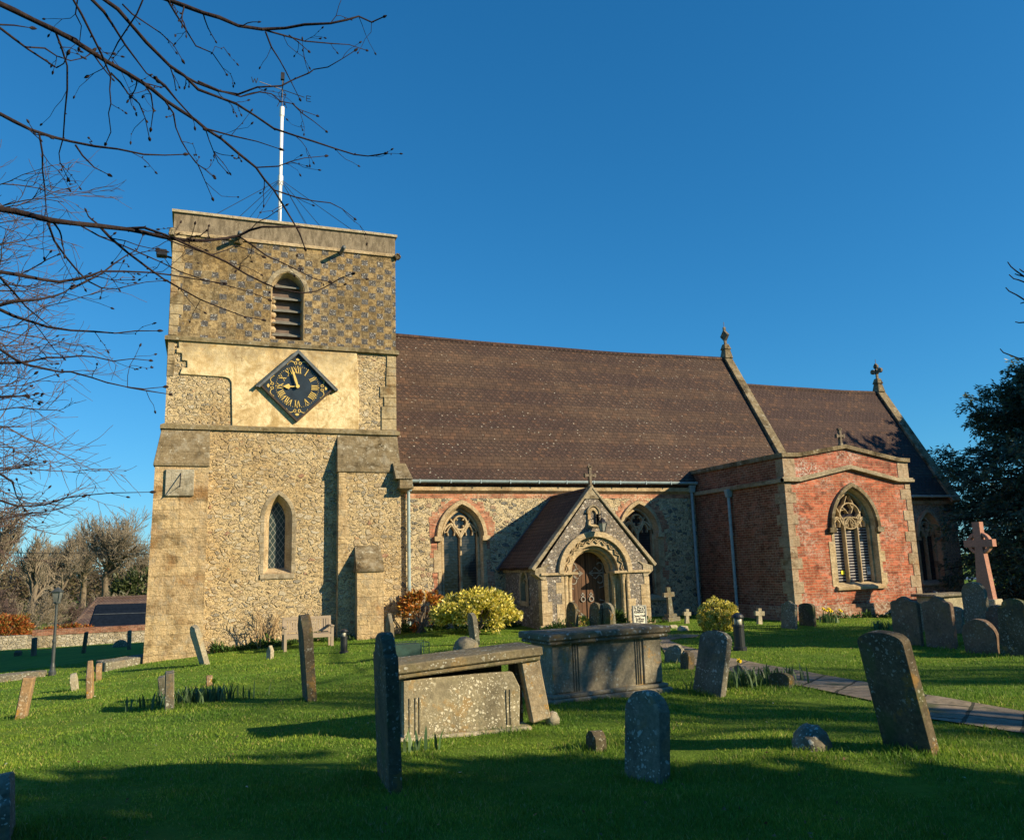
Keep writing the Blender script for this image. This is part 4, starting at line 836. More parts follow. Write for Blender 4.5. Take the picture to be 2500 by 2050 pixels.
H(z6,(1815,1000),(1815,462),.36,.12,'round',S_grey,'grey round topped headstone spotted with lichen, near the middle of the shaded grass',yaw=.35)
H(z6,(1512,825),(1516,698),.2,.13,'round',S_dark,'low dark rounded footstone between the broken tomb and lichened round headstone',name='footstone',cat='footstone',wob=.03)
H(z7,(1470,1010),(1290,328),.47,.1,'seg',S_dark,'largest dark headstone, leaning steeply with a mossy top beside the paved path',yaw=.12)
H(z7,(308,690),(352,328),.5,.09,'seg',S_grey,'grey streaked tilting headstone behind the second chest tomb',yaw=.15)
H(z7,(112,510),(122,408),.42,.1,'round',S_grey,'leaning small stone beside a smaller broken one next to the path start',yaw=.2,wob=.03)
H(z7,(182,545),(182,442),.24,.12,'broken',S_dark,'small broken dark stone propped against its leaning neighbour by the path',wob=.03,name='footstone',cat='footstone')
H(z7,(498,612),(498,528),.3,.1,'round',S_grey,'small round grey stone behind the daffodil leaves along the path',wob=.03,name='footstone',cat='footstone')
H(z7,(725,648),(725,565),.3,.12,'seg',S_dark,'low brown footstone between the path and its daffodil leaves',name='footstone',cat='footstone',yaw=.3)
def boulder(c,w,h,mat,label):
    b=onG(*c); x,y,z=map(float,b); o=MB().lathe([(w*.5,-.12),(w*.52,h*.25),(w*.45,h*.62),(w*.28,h*.9),(w*.1,h)],(x,y,z),16).build('grave_boulder',mat,None,loc=(x,y,z),wob=w*.09,wsc=4.,sub=1,smooth=True)
    HSN.append((o.name,x,y,w)); return setp(o,label,'boulder',GR)
boulder(z7(897,992),.34,.19,S_grey,'small low mossy boulder in the grass before the largest leaning headstone')
H(z7,(768,315),(768,155),.42,.1,'ogee',S_grey,'pale lichened headstone against the brick chapel\'s front corner stones',yaw=.2)
H(z7,(876,298),(868,168),.42,.1,'seg',S_dark,'dark headstone with a sunlit edge next to the blooming daffodils',yaw=.25)
H(z7,(1458,405),(1425,128),.58,.1,'ogee',S_brown,'brown leaning headstone nearest the brick chapel in the shaded row',yaw=.1)
H(z7,(1520,330),(1510,170),.42,.1,'seg',S_grey,'grey speckled headstone half hidden behind the leaning brown ones',yaw=.1)
H(z7,(1650,425),(1612,130),.58,.1,'ogee',S_brown,'second brown headstone of the shaded row, with the path lamp head above it',yaw=.1)
H(z7,(1722,340),(1714,190),.4,.1,'seg',S_grey,'speckled grey headstone tucked close behind the second brown headstone',yaw=.1)
H(z7,(1858,310),(1820,46),.6,.1,'round',S_grey,'tall lichened round headstone in front of the pink granite cross',yaw=.05)
H(z7,(1888,458),(1850,258),.6,.11,'round',S_brown,'shorter rounded headstone standing before the tall lichened one',yaw=.05)
H(z7,(1985,400),(1962,182),.44,.1,'shoulder',S_brown,'dark shouldered headstone at the foot of the pink granite cross',yaw=.1)
H(z7,(2080,472),(2060,142),.52,.1,'shoulder',S_dark,'dark headstone cut by the right edge of the view',yaw=.1)
H(z5,(150,1598),(212,1305),.2,.13,'flat',S_orange,'slanting square stone post coated in orange lichen',name='grave_post',cat='grave post',wob=.015)
H(z5,(637,1450),(637,1190),.5,.09,'point',S_orange,'orange and white streaked narrow headstone seen edge on, before the lamp post shadow',yaw=.03)
H(z5,(698,1330),(702,1210),.4,.1,'round',S_orange,'small orange stone close behind the streaked narrow headstone',yaw=.05)
H(z5,(532,1405),(518,1280),.34,.1,'round',S_pale,'little whitish leaning stone by the lamp post',yaw=.05)
H(z5,(1160,1480),(1140,1302),.4,.1,'flat',S_grey,'grey slab leaning away behind the upright stone by the daffodil leaves',yaw=.0,wob=.02)
H(z5,(1198,1532),(1200,1272),.42,.12,'flat',S_grey,'upright grey flat topped stone beside the lawn daffodil leaves',yaw=.02)
H(zg4,(490,592),(398,275),.45,.11,'round',S_pale,'pale peeling headstone leaning before the tower\'s ashlar buttress',yaw=.25,wob=.025)
H(zg4,(1325,870),(1277,192),.5,.13,'round',S_dark,'tall narrow dark green headstone in front of the wooden bench',yaw=.02)
H(zg4,(1006,550),(1014,435),.16,.1,'point',S_pale,'tiny white pointed stone in the grass before the bench',yaw=.6,name='footstone',cat='footstone')
H(zg4,(524,762),(524,680),.14,.1,'flat',S_orange,'small red square stone peg above the daffodil leaves',name='footstone',cat='footstone')
H(zg4,(1960,420),(1956,180),.5,.1,'point',S_grey,'pointed sunlit headstone between the tower buttress and the orange shrub',yaw=.05)
hs(945,1612,945,1543,.3,.1,'shoulder',S_grey,'pale shouldered headstone just behind the tall dark shouldered one',group=GR,yaw=.1)
H(z5,(238,1160),(245,1030),.5,.12,'flat',S_brown,'brown leaning headstone near the flint boundary wall behind the lamp post')
H(z5,(590,1138),(612,990),.5,.1,'flat',S_dark,'dark slim headstone leaning against the flint boundary wall')
H(z5,(912,1110),(915,980),.5,.12,'flat',S_grey,'narrow grey headstone nearest the tower by the boundary wall')
H(z5,(850,1094),(850,1046),.6,.1,'round',S_grey,'broad low headstone beside the boundary wall',yaw=1.3)
H(z5,(125,1160),(130,1120),.5,.2,'broken',S_dark,'dark broken stump of stone under the stone topped part of the boundary wall',name='footstone',cat='footstone')
H(z3,(592,1340),(566,1115),.4,.1,'round',S_grey,'slim leaning headstone in front of the large yellow bush',yaw=.02)
boulder(z3(535,1385),.5,.3,S_grey,'grey rough boulder on the lawn before the yellow bush')
H(z3,(1262,1245),(1262,1042),.46,.1,'round',S_dark,'dark round topped headstone before the porch\'s knapped flint pier',yaw=.1)
H(z3,(1418,1240),(1425,1044),.42,.1,'round',S_dark,'dark headstone in front of the door jamb, behind its grey pair',yaw=.15)
H(z3,(1512,1236),(1500,1044),.5,.1,'round',S_grey,'grey headstone with a sunlit curved top before the porch door columns',yaw=.2)
H(z3,(1500,1240),(1505,1082),.42,.1,'round',S_dark,'lower dark headstone overlapping the grey curved one before the porch',yaw=.15)
hs(8,2050,8,1888,.5,.1,'shoulder',S_grey,'grey headstone cut off by the lower left corner',group=GR,yaw=.1)
for f,b,t,l in ((z3,(1950,1222),(1950,1200),'rounded white stone lump nearest the grave crosses'),(z3,(2028,1238),(2028,1206),'rounded pale stone lump nearest the round clipped bush')):
    H(f,b,t,.22,.2,'round',S_pale,l,name='stone_lump',cat='stone',wob=.05)
def ledger(c,l,w,h,mat,label,yaw=0.,tilt=0.):
    b=onG(*c); mb=MB().box(-l/2,l/2,-w/2,w/2,-.15,h); mb.xf(Matrix.Translation(tuple(b))@Matrix.Rotation(yaw,4,'Z')@Matrix.Rotation(tilt,4,'X')@Matrix.Rotation(-.04,4,'Y'))
    return setp(mb.build('ledger_slab',mat,None,loc=tuple(b),bevel=.02,sub=3,wob=.03,wsc=2.),label,'grave slab',GR)
ledger((45,1656),1.15,.6,.13,S_grey,'low pale flat grave slab by the leaning orange post',.1); ledger((318,1624),1.5,.5,.2,S_grey,'long low grave slab at the foot of the tower\'s ashlar buttress',.55,.1)
# grave crosses
def cross(f,b,t,aw,az,mat,label,base=True,wheel=False,th=.1,yaw=0.):
    g=onG(*f(*b)); T=atY(*f(*t),g[1]); h=float(T[2]-g[2]); lean=math.atan2(T[0]-g[0],T[2]-g[2]); bw=th*1.25
    o=thing('grave_cross',label,'grave cross',tuple(g),'grave crosses'); M=Matrix.Translation(tuple(g))@Matrix.Rotation(lean,4,'Y')@Matrix.Rotation(yaw,4,'Z')
    z0=.2 if base else -.05; c=MB(); fn=lambda u,v,d:(u,d,v)
    c.prism([(-bw*.62,z0-.02),(-bw*.45,h*az-bw*.5),(-aw,h*az-bw*.5),(-aw,h*az+bw*.5),(-bw*.42,h*az+bw*.5),(-bw*.42,h),(bw*.42,h),(bw*.42,h*az+bw*.5),(aw,h*az+bw*.5),(aw,h*az-bw*.5),(bw*.45,h*az-bw*.5),(bw*.62,z0-.02)],-th/2,th/2)
    c.xf(M).build('cross',mat,o,bevel=.01)
    if base:
        d=MB().box(-.2,.2,-.18,.18,-.1,.11); d.box(-.14,.14,-.12,.12,.11,.2); d.xf(M).build('stepped_base',mat,o,bevel=.012)
    return o
cross(z3,(1945,1172),(1920,940),.17,.78,S_grey,'tallest pale stone cross on a stepped base beside the porch')
cross(z3,(2052,1190),(2052,1090),.11,.68,S_pale,'small white cross beside the round clipped bush',base=False,th=.08)
cross(z7,(288,225),(286,134),.15,.7,S_pale,'little cross showing above the round clipped bush',base=False,th=.1)
cross(z7,(598,290),(595,198),.14,.68,S_pale,'lone white cross against the shaded chapel wall',base=False,th=.09)
# pink granite Celtic cross
pc=atY(2402,1400,16.75); pg=float(gz(pc[0],pc[1])); PC=thing('celtic_cross','tall pink granite wheel cross on pale steps before the dark yew','memorial cross',(pc[0],pc[1],pg),'grave crosses')
T=atY(2378,1274,16.75); zt=float(T[2]); zb=float(atY(2405,1462,16.75)[2]); zc=float(atY(2385,1326,16.75)[2]); X=float(pc[0]); Yc=16.75
Mx=Matrix.Translation((X,Yc,0))@Matrix.Rotation(-1.3,4,'Z')
c=MB(); r=.27; aw=.38; b=.1
c.prism([(-.21,zb),(-b,zc-b),(-aw,zc-b),(-aw,zc+b),(-b,zc+b),(-b,zt),(b,zt),(b,zc+b),(aw,zc+b),(aw,zc-b),(b,zc-b),(.21,zb)],-.12,.12)
c.xf(Mx).build('cross_shaft',S_pink,PC,bevel=.02); MB().bar(circ(0,zc,r,28)[:-1],.085,-.09,.09,closed=True).xf(Mx).build('ring',S_pink,PC,bevel=.01)
st=MB(); 
for k,(w_,z1) in enumerate(((.58,zb-.28),(.42,zb-.13),(.3,zb))): st.box(-w_,w_,-w_*.8,w_*.8,pg-.2 if k==0 else z1-.16,z1)
st.xf(Mx).build('stepped_base',S_pale,PC,bevel=.02)
# ---------------------------------------------------------------- chest tombs
T1=onG(1112,1792); gz1=float(gz(T1[0],T1[1])); fl_=onG(985,1808); fr_=onG(1262,1780); yaw=math.atan2(fr_[1]-fl_[1],fr_[0]-fl_[0])*.7
L=float(fr_[0]-fl_[0])+.05; D1=.5
CT=thing('chest_tomb','broken chest tomb with lifted lid, open gap and tilted end slab','chest tomb',(float(fl_[0]),float(fl_[1]),gz1),'stone chest tombs')
S_tomb=mstone('spotted tomb stone',(.37,.325,.225),(.23,.2,.14),lich=.95,lsc=20,green=.1,orange=.3,lc=(.62,.58,.47),lth=.32)
Mt1=Matrix.Translation((float(fl_[0]),float(fl_[1]),gz1))@Matrix.Rotation(yaw,4,'Z'); pa=atY(1100,1648,float(T1[1])); ph=float(pa[2])-gz1
p=MB().prism([(0,.03),(L-.02,.02),(L-.0,ph*.72),(L-.08,ph),(0,ph)],.0,.08); p.xf(Mt1).build('front_panel',S_tomb,CT,bevel=.01,sub=2,wob=.006)
p=MB()
for x in (.06,.12,.16,L-.12,L-.16): p.box(x,x+.018,-.012,.02,.06,ph*.7)
p.xf(Mt1); xm_=float(np.mean([v[0] for v in p.v])); p.each(lambda x,y,z:x>xm_,'moulding',S_tomb,CT)
MB().box(-.1,L+.1,-.07,D1+.07,-.15,.035).xf(Mt1).build('plinth',S_pale,CT,bevel=.015,sub=2,wob=.01)
MB().box(.02,L-.05,D1-.08,D1,.02,ph+.07).box(0.02,.1,.1,D1-.1,.02,ph+.02).xf(Mt1).build('back_panel',S_dark,CT)
Me=Mt1@Matrix.Translation((L+.13,0,.05))@Matrix.Rotation(-.17,4,'Y')
MB().box(-.01,.2,-.02,.1,0,ph+.06).xf(Me).build('tilted_slab',mstone('ochre tilted slab',(.44,.36,.25),(.3,.24,.16),lich=.4,lsc=18,green=.05,orange=.75),CT,bevel=.012,sub=2,wob=.008)
MB().box(L+.02,L+.1,.2,D1-.1,0,ph+.05).xf(Mt1).build('end_panel',S_dark,CT)
Ml=Mt1@Matrix.Translation((0,0,ph+.02))@Matrix.Rotation(-.055,4,'Y')
lm=MB().box(-.12,L+.22,-.06,D1+.06,.0,.05); lm.box(-.13,L+.24,-.09,D1+.09,.05,.14); lm.xf(Ml).build('lid',mstone('brown tomb lid',(.25,.21,.13),(.17,.145,.1),lich=.6,lsc=16,green=.3,orange=.15,lth=.55),CT,bevel=.012,sub=2,wob=.006)
MB().lathe([(.0,-.02),(.07,.0),(.08,.06),(.05,.12),(0,.14)],(L+.38,.06,0),10).xf(Mt1).build('fallen_stone',S_pale,CT,smooth=True)

a_=onG(1349,1715); b_=onG(1628,1686); c_=onG(1307,1690)
L2=float(np.hypot(b_[0]-a_[0],b_[1]-a_[1]))*.98; yaw2=math.atan2(b_[1]-a_[1],b_[0]-a_[0]); D2=.6; g2=float(a_[2]); h2=float(atY(1349,1574,float(a_[1]))[2])-g2
C2=thing('chest_tomb','intact chest tomb with mossy overhanging lid and dappled front panels','chest tomb',tuple(a_),'stone chest tombs')
M2=Matrix.Translation(tuple(a_))@Matrix.Rotation(yaw2,4,'Z'); S_t2=mstone('grey tomb stone',(.38,.33,.24),(.24,.22,.17),lich=.5,lsc=13,green=.15,orange=.45,lc=(.48,.5,.45),lth=.6)
MB().box(.03,L2-.03,.02,D2-.02,.08,h2).xf(M2).build('chest_panels',S_t2,C2,sub=2,wob=.006)
pl_=MB(); 
for x0,x1 in ((0.02,.3),(L2-.3,L2-.02)): pl_.box(x0,x1,-.001,.03,.1,h2)
for x in (.32,.355,.39,L2-.42,L2-.385,L2-.35): pl_.box(x,x+.014,.004,.04,.1,h2-.01)
pl_.xf(M2); xm_=float(np.mean([v[0] for v in pl_.v])); pl_.each(lambda x,y,z:x>xm_,'pilaster',S_t2,C2,bevel=.006)
MB().box(-.08,L2+.08,-.09,D2+.09,-.15,.04).box(-.04,L2+.04,-.05,D2+.05,.04,.09).xf(M2).build('plinth',S_t2,C2,bevel=.015,sub=1,wob=.01)
lm=MB().box(-.06,L2+.06,-.08,D2+.08,h2,h2+.05).box(-.09,L2+.09,-.1,D2+.1,h2+.05,h2+.135); lm.xf(M2).build('lid',mstone('mossy tomb lid',(.24,.2,.14),(.13,.115,.085),lich=.9,lsc=9,green=.3,orange=.3,lc=(.4,.42,.4),lth=.4),C2,bevel=.02,sub=2,wob=.01)
g_=onG(2335,1500)
C3=thing('chest_tomb','distant low chest tomb half hidden behind the brown headstones','chest tomb',tuple(g_),'stone chest tombs')
M3=Matrix.Translation(tuple(g_)); MB().box(-.7,.7,0,.7,-.1,.52).xf(M3).build('chest_panels',S_pale,C3,bevel=.01); MB().box(-.82,.82,-.1,.8,.52,.6).xf(M3).build('lid',S_grey,C3,bevel=.02,sub=2,wob=.01)
# ---------------------------------------------------------------- bench, bollards, lamp post, litter cage
bl=onG(696,1591); br=atY(811,1583,bl[1]); byaw=math.atan2(br[1]-bl[1],br[0]-bl[0]); BL=float(np.hypot(br[0]-bl[0],br[1]-bl[1]))
BN=thing('garden_bench','weathered wooden slatted bench against the flint tower wall','bench',tuple(bl)); Mb=Matrix.Translation(tuple(bl))@Matrix.Rotation(byaw,4,'Z')@Matrix.Diagonal((1,.9,.88,1))
M_wood=Mt('silvered teak',.75,.25); v_=M_wood.obj(False); M_wood.col(M_wood.mix(M_wood.noise(M_wood.vm('MULTIPLY',v_,(4,30,30)),1.,4),(.25,.2,.15),(.38,.31,.24))); M_wood=M_wood.m
for x in (0,BL):
    MB().box(x-.035,x+.035,0,.07,0,.62).xf(Mb).build('leg',M_wood,BN,bevel=.006)
    MB().hexa([(x-.035,.5,0),(x+.035,.5,0),(x+.035,.57,0),(x-.035,.57,0)],[(x-.035,.58,.9),(x+.035,.58,.9),(x+.035,.64,.9),(x-.035,.64,.9)]).xf(Mb).build('leg',M_wood,BN,bevel=.006)
    MB().box(x-.045,x+.045,-.03,.6,.62,.66).xf(Mb).build('armrest',M_wood,BN,bevel=.008)
s_=MB(); s_.box(.03,BL-.03,.0,.05,.34,.42)
for k in range(6): s_.box(.0,BL,.02+.085*k,.09+.085*k,.42,.445)
s_.xf(Mb).build('seat',M_wood,BN)
s_=MB(); s_.box(0,BL,.57,.62,.82,.9); s_.box(0,BL,.54,.59,.47,.53); n=17
for k in range(n): x=.06+(BL-.12)*k/(n-1); s_.hexa([(x-.022,.55,.5),(x+.022,.55,.5),(x+.022,.57,.5),(x-.022,.57,.5)],[(x-.022,.585,.84),(x+.022,.585,.84),(x+.022,.605,.84),(x-.022,.605,.84)])
s_.xf(Mb).build('backrest',M_wood,BN)
M_black=flat('black bollard paint',(.018,.022,.028),.4,.45,var=.2); M_lens=flat('frosted lamp lens',(.55,.53,.45),.3,.4,var=.1)
def bollard(h,loc):
    o=thing('bollard_light','','bollard light',loc,'black bollard lights along the path'); x,y,z=loc
    MB().lathe([(.1,-.05),(.1,h*.08),(.078,h*.1),(.078,h*.62),(.088,h*.63),(.088,h*.68)],(x,y,z),18).build('post',M_black,o,smooth=False)
    MB().lathe([(.06,h*.68),(.06,h*.86)],(x,y,z),14).build('lens',M_lens,o,smooth=True)
    g=MB()
    for k in range(4): t=k*math.pi/2+.6; g.tube([(x+.078*math.cos(t),y+.078*math.sin(t),z+h*.68),(x+.078*math.cos(t),y+.078*math.sin(t),z+h*.86)],.009,4)
    g.build('guard',M_black,o)
    MB().lathe([(.09,h*.855),(.092,h*.88),(.075,h*.94),(.03,h*.985),(.012,h)],(x,y,z),18).build('cap',M_black,o); return o
b1=onG(*zg4(1594,500)); h1=float(atY(*zg4(1592,305),b1[1])[2]-b1[2]); B1=bollard(h1,tuple(b1)); B1['label']='short black bollard light by the bench against the tower'
def copy_thing(o,loc,label,sc=1.):
    c=o.copy(); COL.objects.link(c); c.location=loc; c.scale=(sc,)*3; c['label']=label
    for ch in o.children:
        d=ch.copy(); COL.objects.link(d); d.parent=c
        for g in ch.children: e=g.copy(); COL.objects.link(e); e.parent=d
    return c
b2=onG(*z7(487,440)); h2b=float(atY(*z7(478,222),b2[1])[2]-b2[2]); copy_thing(B1,tuple(b2),'black bollard light beside the round clipped bush on the path',h2b/h1)
b3=onG(*z7(1600,330)); b3=atY(*z7(1600,98),18.6); copy_thing(B1,(float(b3[0]),18.6,float(gz(b3[0],18.6))),'bollard light of which only the lit head shows above the brown headstones',(float(b3[2])-float(gz(b3[0],18.6)))/h1)
lp=onG(127,1648); LPt=atY(132,1433,lp[1]); LH=float(LPt[2]-lp[2]); LPO=thing('lamp_post','tall grey old fashioned lamp post with glazed lantern on the lawn','lamp post',tuple(lp))
M_post=flat('dark grey lamp paint',(.05,.06,.065),.45,.4); x,y,z=map(float,lp)
MB().lathe([(.085,-.05),(.085,LH*.04),(.06,LH*.06),(.055,LH*.1),(.04,LH*.14),(.04,LH*.36),(.048,LH*.37),(.048,LH*.39),(.034,LH*.4),(.028,LH*.8),(.04,LH*.82)],(x,y,z),14).build('post',M_post,LPO,smooth=False)
MB().tube([(x-.16,y,z+LH*.585),(x+.16,y,z+LH*.585)],.01,5).build('ladder_bar',M_post,LPO)
g=MB(); a0,a1=.075,.125
for k in range(4): t=k*math.pi/2+.5; g.tube([(x+a0*math.cos(t),y+a0*math.sin(t),z+LH*.83),(x+a1*math.cos(t),y+a1*math.sin(t),z+LH*.945)],.009,4)
g.build('lantern_frame',M_post,LPO); MB().lathe([(a0*.95,LH*.83),(a1*.95,LH*.945)],(x,y,z),4).rotz(.5,(x,y)).build('lantern_glass',flat('grey lamp glass',(.16,.17,.17),.15,.6),LPO)
MB().lathe([(a1*1.25,LH*.945),(a1*.5,LH*.985),(.015,LH*.995),(.01,LH*1.01)],(x,y,z),4).rotz(.5,(x,y)).lathe([(a0*1.1,LH*.815),(a0*1.1,LH*.83)],(x,y,z),4).build('lantern_roof',M_post,LPO)
MB().tube([(x,y,z+LH*.83),(x,y,z+LH*.91)],.022,8).build('bulb',M_lens,LPO)
cg=onG(1012,1606); CGO=thing('litter_cage','low dark green metal box with wire end on the lawn behind the broken tomb','metal box',tuple(cg)); x,y,z=map(float,cg); M_grn=flat('dark green paint',(.02,.055,.05),.5,.4)
MB().box(x-.4,x+.13,y,y+.45,z-.02,z+.27).build('box_body',M_grn,CGO,bevel=.01)
w_=MB()
for q in (x+.14,x+.3): 
    for yy in (y,y+.45): w_.tube([(q,yy,z-.05),(q,yy,z+.29)],.009,4)
for yy in (y,y+.45):
    for zz_ in (z+.02,z+.29): w_.tube([(x-.4,yy,zz_),(x+.3,yy,zz_)],.007,4)
for k in range(8): w_.tube([(x+.13+.17*k/7,y,z+.0),(x+.13+.17*k/7,y,z+.28)],.0035,3)
w_.tube([(x+.3,y,z+.29),(x+.3,y+.45,z+.29)],.007,4); w_.build('wire_frame',M_grn,CGO)
# notices in the windows
for nm_,px,py,w_,h_,Yp,c,l in (('paper_notice',2058,1397,.13,.11,QY+.25,(.75,.68,.05),'small yellow notice taped inside the chapel window'),('paper_notice',2121,1392,.13,.24,QY+.25,(.6,.63,.66),'white poster taped inside the chapel window'),('paper_notice',1098,1439,.14,.2,NY+.27,(.5,.6,.64),'pale blue poster low in the nave window above the bush')):
    X_,Z_=xz(px,py,Yp); o=MB().box(X_-w_/2,X_+w_/2,Yp,Yp+.006,Z_-h_/2,Z_+h_/2); a=thing(nm_,l,'notice',(X_,Yp,Z_)); o.build('sheet',flat('paper '+l[:12],c,.6,.2,var=.1),a)
    if c[2]>.3: MB().box(X_-w_*.36,X_+w_*.36,Yp-.002,Yp,Z_-h_*.1,Z_+h_*.38).build('printed_area',flat('print '+l[:12],tuple(q*.35 for q in c),.6,.2),a)
# ---------------------------------------------------------------- ground, path
def mk_turf():
    m=Mt('turf',.95,.1); p=m.pos(); n=m.noise(p,.9,5,.6); n2=m.noise(p,12,5,.7)
    c=m.mix(m.step(n,.35,.65),(.11,.19,.025),(.17,.27,.033)); c=m.mix(m.step(n2,.4,.75),c,(.1,.16,.02))
    m.col(c); m.bump(m.mth('ADD',n2,m.noise(p,60,4,.7)),.05,.8); return m.m
M_turf=mk_turf()
gx=np.concatenate([-np.geomspace(900,14,26),np.arange(-13,30.1,.42),np.geomspace(31,900,26)]); gy=np.concatenate([-np.geomspace(500,7,14),np.arange(-6,32.1,.42),np.geomspace(33,1500,30)])
GX,GY=np.meshgrid(gx,gy,indexing='ij'); GZ=gz(GX,GY); nx_,ny_=GX.shape
ii,jj=np.meshgrid(np.arange(nx_-1),np.arange(ny_-1),indexing='ij'); a=(ii*ny_+jj).ravel()
g=mesh_np('ground',np.stack([GX.ravel(),GY.ravel(),GZ.ravel()],1),np.stack([a,a+ny_,a+ny_+1,a+1],1),M_turf,smooth=True); setp(g,'grassy churchyard ground falling gently to the left','ground',kind='structure')
up=[(60,372),(100,395),(280,450),(420,485),(600,520),(800,555),(1000,590),(1200,625),(1400,666),(1560,700),(1800,740),(2000,775),(2117,797),(2400,850)]
lo_=[(20,402),(60,470),(260,540),(420,566),(600,598),(800,642),(1000,682),(1240,732),(1420,790),(1580,840),(1800,872),(2000,905),(2117,922),(2400,990)]
def gl(q): return onG(*z7(*q))
U=[gl(q) for q in up]; Lw=[gl(q) for q in lo_]
def mk_path():
    m=Mt('stone paving',.85,.25); p=m.pos(); pr=m.vm('ADD',p,m.vm('MULTIPLY',m.vm('SUBTRACT',m.noisec(p,4.),(.5,.5,.5)),(.06,.06,0)))
    b=m.n('ShaderNodeTexBrick',{'Vector':m.n('ShaderNodeVectorRotate',{'Vector':pr,'Angle':-.62},rotation_type='Z_AXIS').outputs[0],'Color1':(.3,.245,.18),'Color2':(.23,.185,.14),'Mortar':(.06,.06,.04),'Scale':1.,'Mortar Size':.02,'Brick Width':.75,'Row Height':.5},offset=.37)
    n=m.noise(p,9,5,.7); c=m.mix(m.step(n,.4,.7),b.outputs['Color'],m.mix(1.,b.outputs['Color'],(.55,.55,.5),'MULTIPLY')); c=m.mix(m.mth('MULTIPLY',m.step(m.noise(p,1.7,4),.55,.68),.7),c,(.05,.075,.02))
    m.col(c); m.bump(m.mth('ADD',m.mth('MULTIPLY',b.outputs['Fac'],-1.),n),.02,.6); return m.m
M_path=mk_path()
def strip(A,B,n=6):
    mb=MB(); V=[]; Fa=[]
    A=[np.array(q) for q in A]; B=[np.array(q) for q in B]; A2=[];B2=[]
    for i in range(len(A)-1):
        for t in np.linspace(0,1,4,endpoint=False): A2.append(A[i]*(1-t)+A[i+1]*t); B2.append(B[i]*(1-t)+B[i+1]*t)
    A2.append(A[-1]);B2.append(B[-1])
    for p,q in zip(A2,B2):
        for t in np.linspace(0,1,n+1): r=p*(1-t)+q*t; V.append((r[0],r[1],float(gz(r[0],r[1]))+.014))
    for i in range(len(A2)-1):
        for j in range(n): a=i*(n+1)+j; Fa.append((a,a+1,a+n+2,a+n+1))
    return mb.add(V,Fa)
ps=strip(U,Lw)
E0=[gl(q) for q in ((255,352),(160,350),(60,352),(-60,356))]; E1=[gl(q) for q in ((240,366),(150,372),(64,384),(-20,398))]
q=strip(E0,E1,3); ps.add(q.v,q.f)
setp(ps.build('path',M_path),'grey flagstone path curving from the porch to the right','path',kind='structure')
PATH=[(p[0],p[1]) for p in U]+[(p[0],p[1]) for p in Lw[::-1]]
def inpoly(x,y,P):
    r=np.zeros(len(x),bool); j=len(P)-1
    for i in range(len(P)):
        xi,yi=P[i]; xj,yj=P[j]; c=((yi>y)!=(yj>y))&(x<(xj-xi)*(y-yi)/(yj-yi+1e-12)+xi); r^=c; j=i
    return r
# ---------------------------------------------------------------- grass blades
def blades(n,r0,r1,th0,th1,seed,hmin,hmax,wk):
    rn=np.random.default_rng(seed); r=np.exp(rn.uniform(math.log(r0),math.log(r1),n)); th=rn.uniform(R(th0),R(th1),n)
    x=r*np.sin(th); y=r*np.cos(th)
    ok=~inpoly(x,y,PATH)&~((x>-1.5)&(x<5.4)&(y>22.55))&~((x>5)&(y>23.4))&~((x>8.5)&(x<12.1)&(y>20.5))&~((x>15.5)&(x<20.4)&(y>18.8))
    x,y,r=x[ok],y[ok],r[ok]; n=len(x)
    pt=np.sin(x*2.3+1.7*np.sin(y*1.3))*np.sin(y*2.9+1.1*np.sin(x*1.9)); pt2=np.sin(x*7.1+y*3.)*np.sin(y*6.3-x*2.)
    tuft=np.zeros(n)
    for nm_,hx,hy,hw in HSN: tuft=np.maximum(tuft,np.exp(-(((x-hx)**2+(y-hy)**2)/(.09+.25*hw*hw))))
    for hx,hy in ((float(fl_[0])+.9,float(fl_[1])),(float(a_[0])+.8,float(a_[1])-.05)): tuft=np.maximum(tuft,.8*np.exp(-((x-hx)/1.)**2-((y-hy)/.12)**2))
    h=rn.uniform(hmin,hmax,n)*(1+.35*pt+.3*pt2)*(1+.6*(rn.random(n)>.97))*(1+1.3*tuft*rn.random(n)); w=wk*(1+r/7.)*rn.uniform(.7,1.3,n)
    yaw=rn.uniform(0,2*math.pi,n); ln=rn.uniform(.15,.9,n)*h; la=rn.uniform(0,2*math.pi,n)+.0
    dx,dy=np.cos(yaw)*w/2,np.sin(yaw)*w/2; lx,ly=np.cos(la)*ln,np.sin(la)*ln; z=gz(x,y)-.008
    P0=np.stack([x-dx,y-dy,z],1);P1=np.stack([x+dx,y+dy,z],1)
    P2=np.stack([x+dx*.7+lx*.35,y+dy*.7+ly*.35,z+h*.6],1);P3=np.stack([x-dx*.7+lx*.35,y-dy*.7+ly*.35,z+h*.6],1)
    P4=np.stack([x+lx,y+ly,z+h],1)
    V=np.stack([P0,P1,P2,P3,P4],1).reshape(-1,3); k=np.arange(n)*5
    Fa=np.concatenate([np.stack([k,k+1,k+2],1),np.stack([k,k+2,k+3],1),np.stack([k+3,k+2,k+4],1)]); return V,Fa
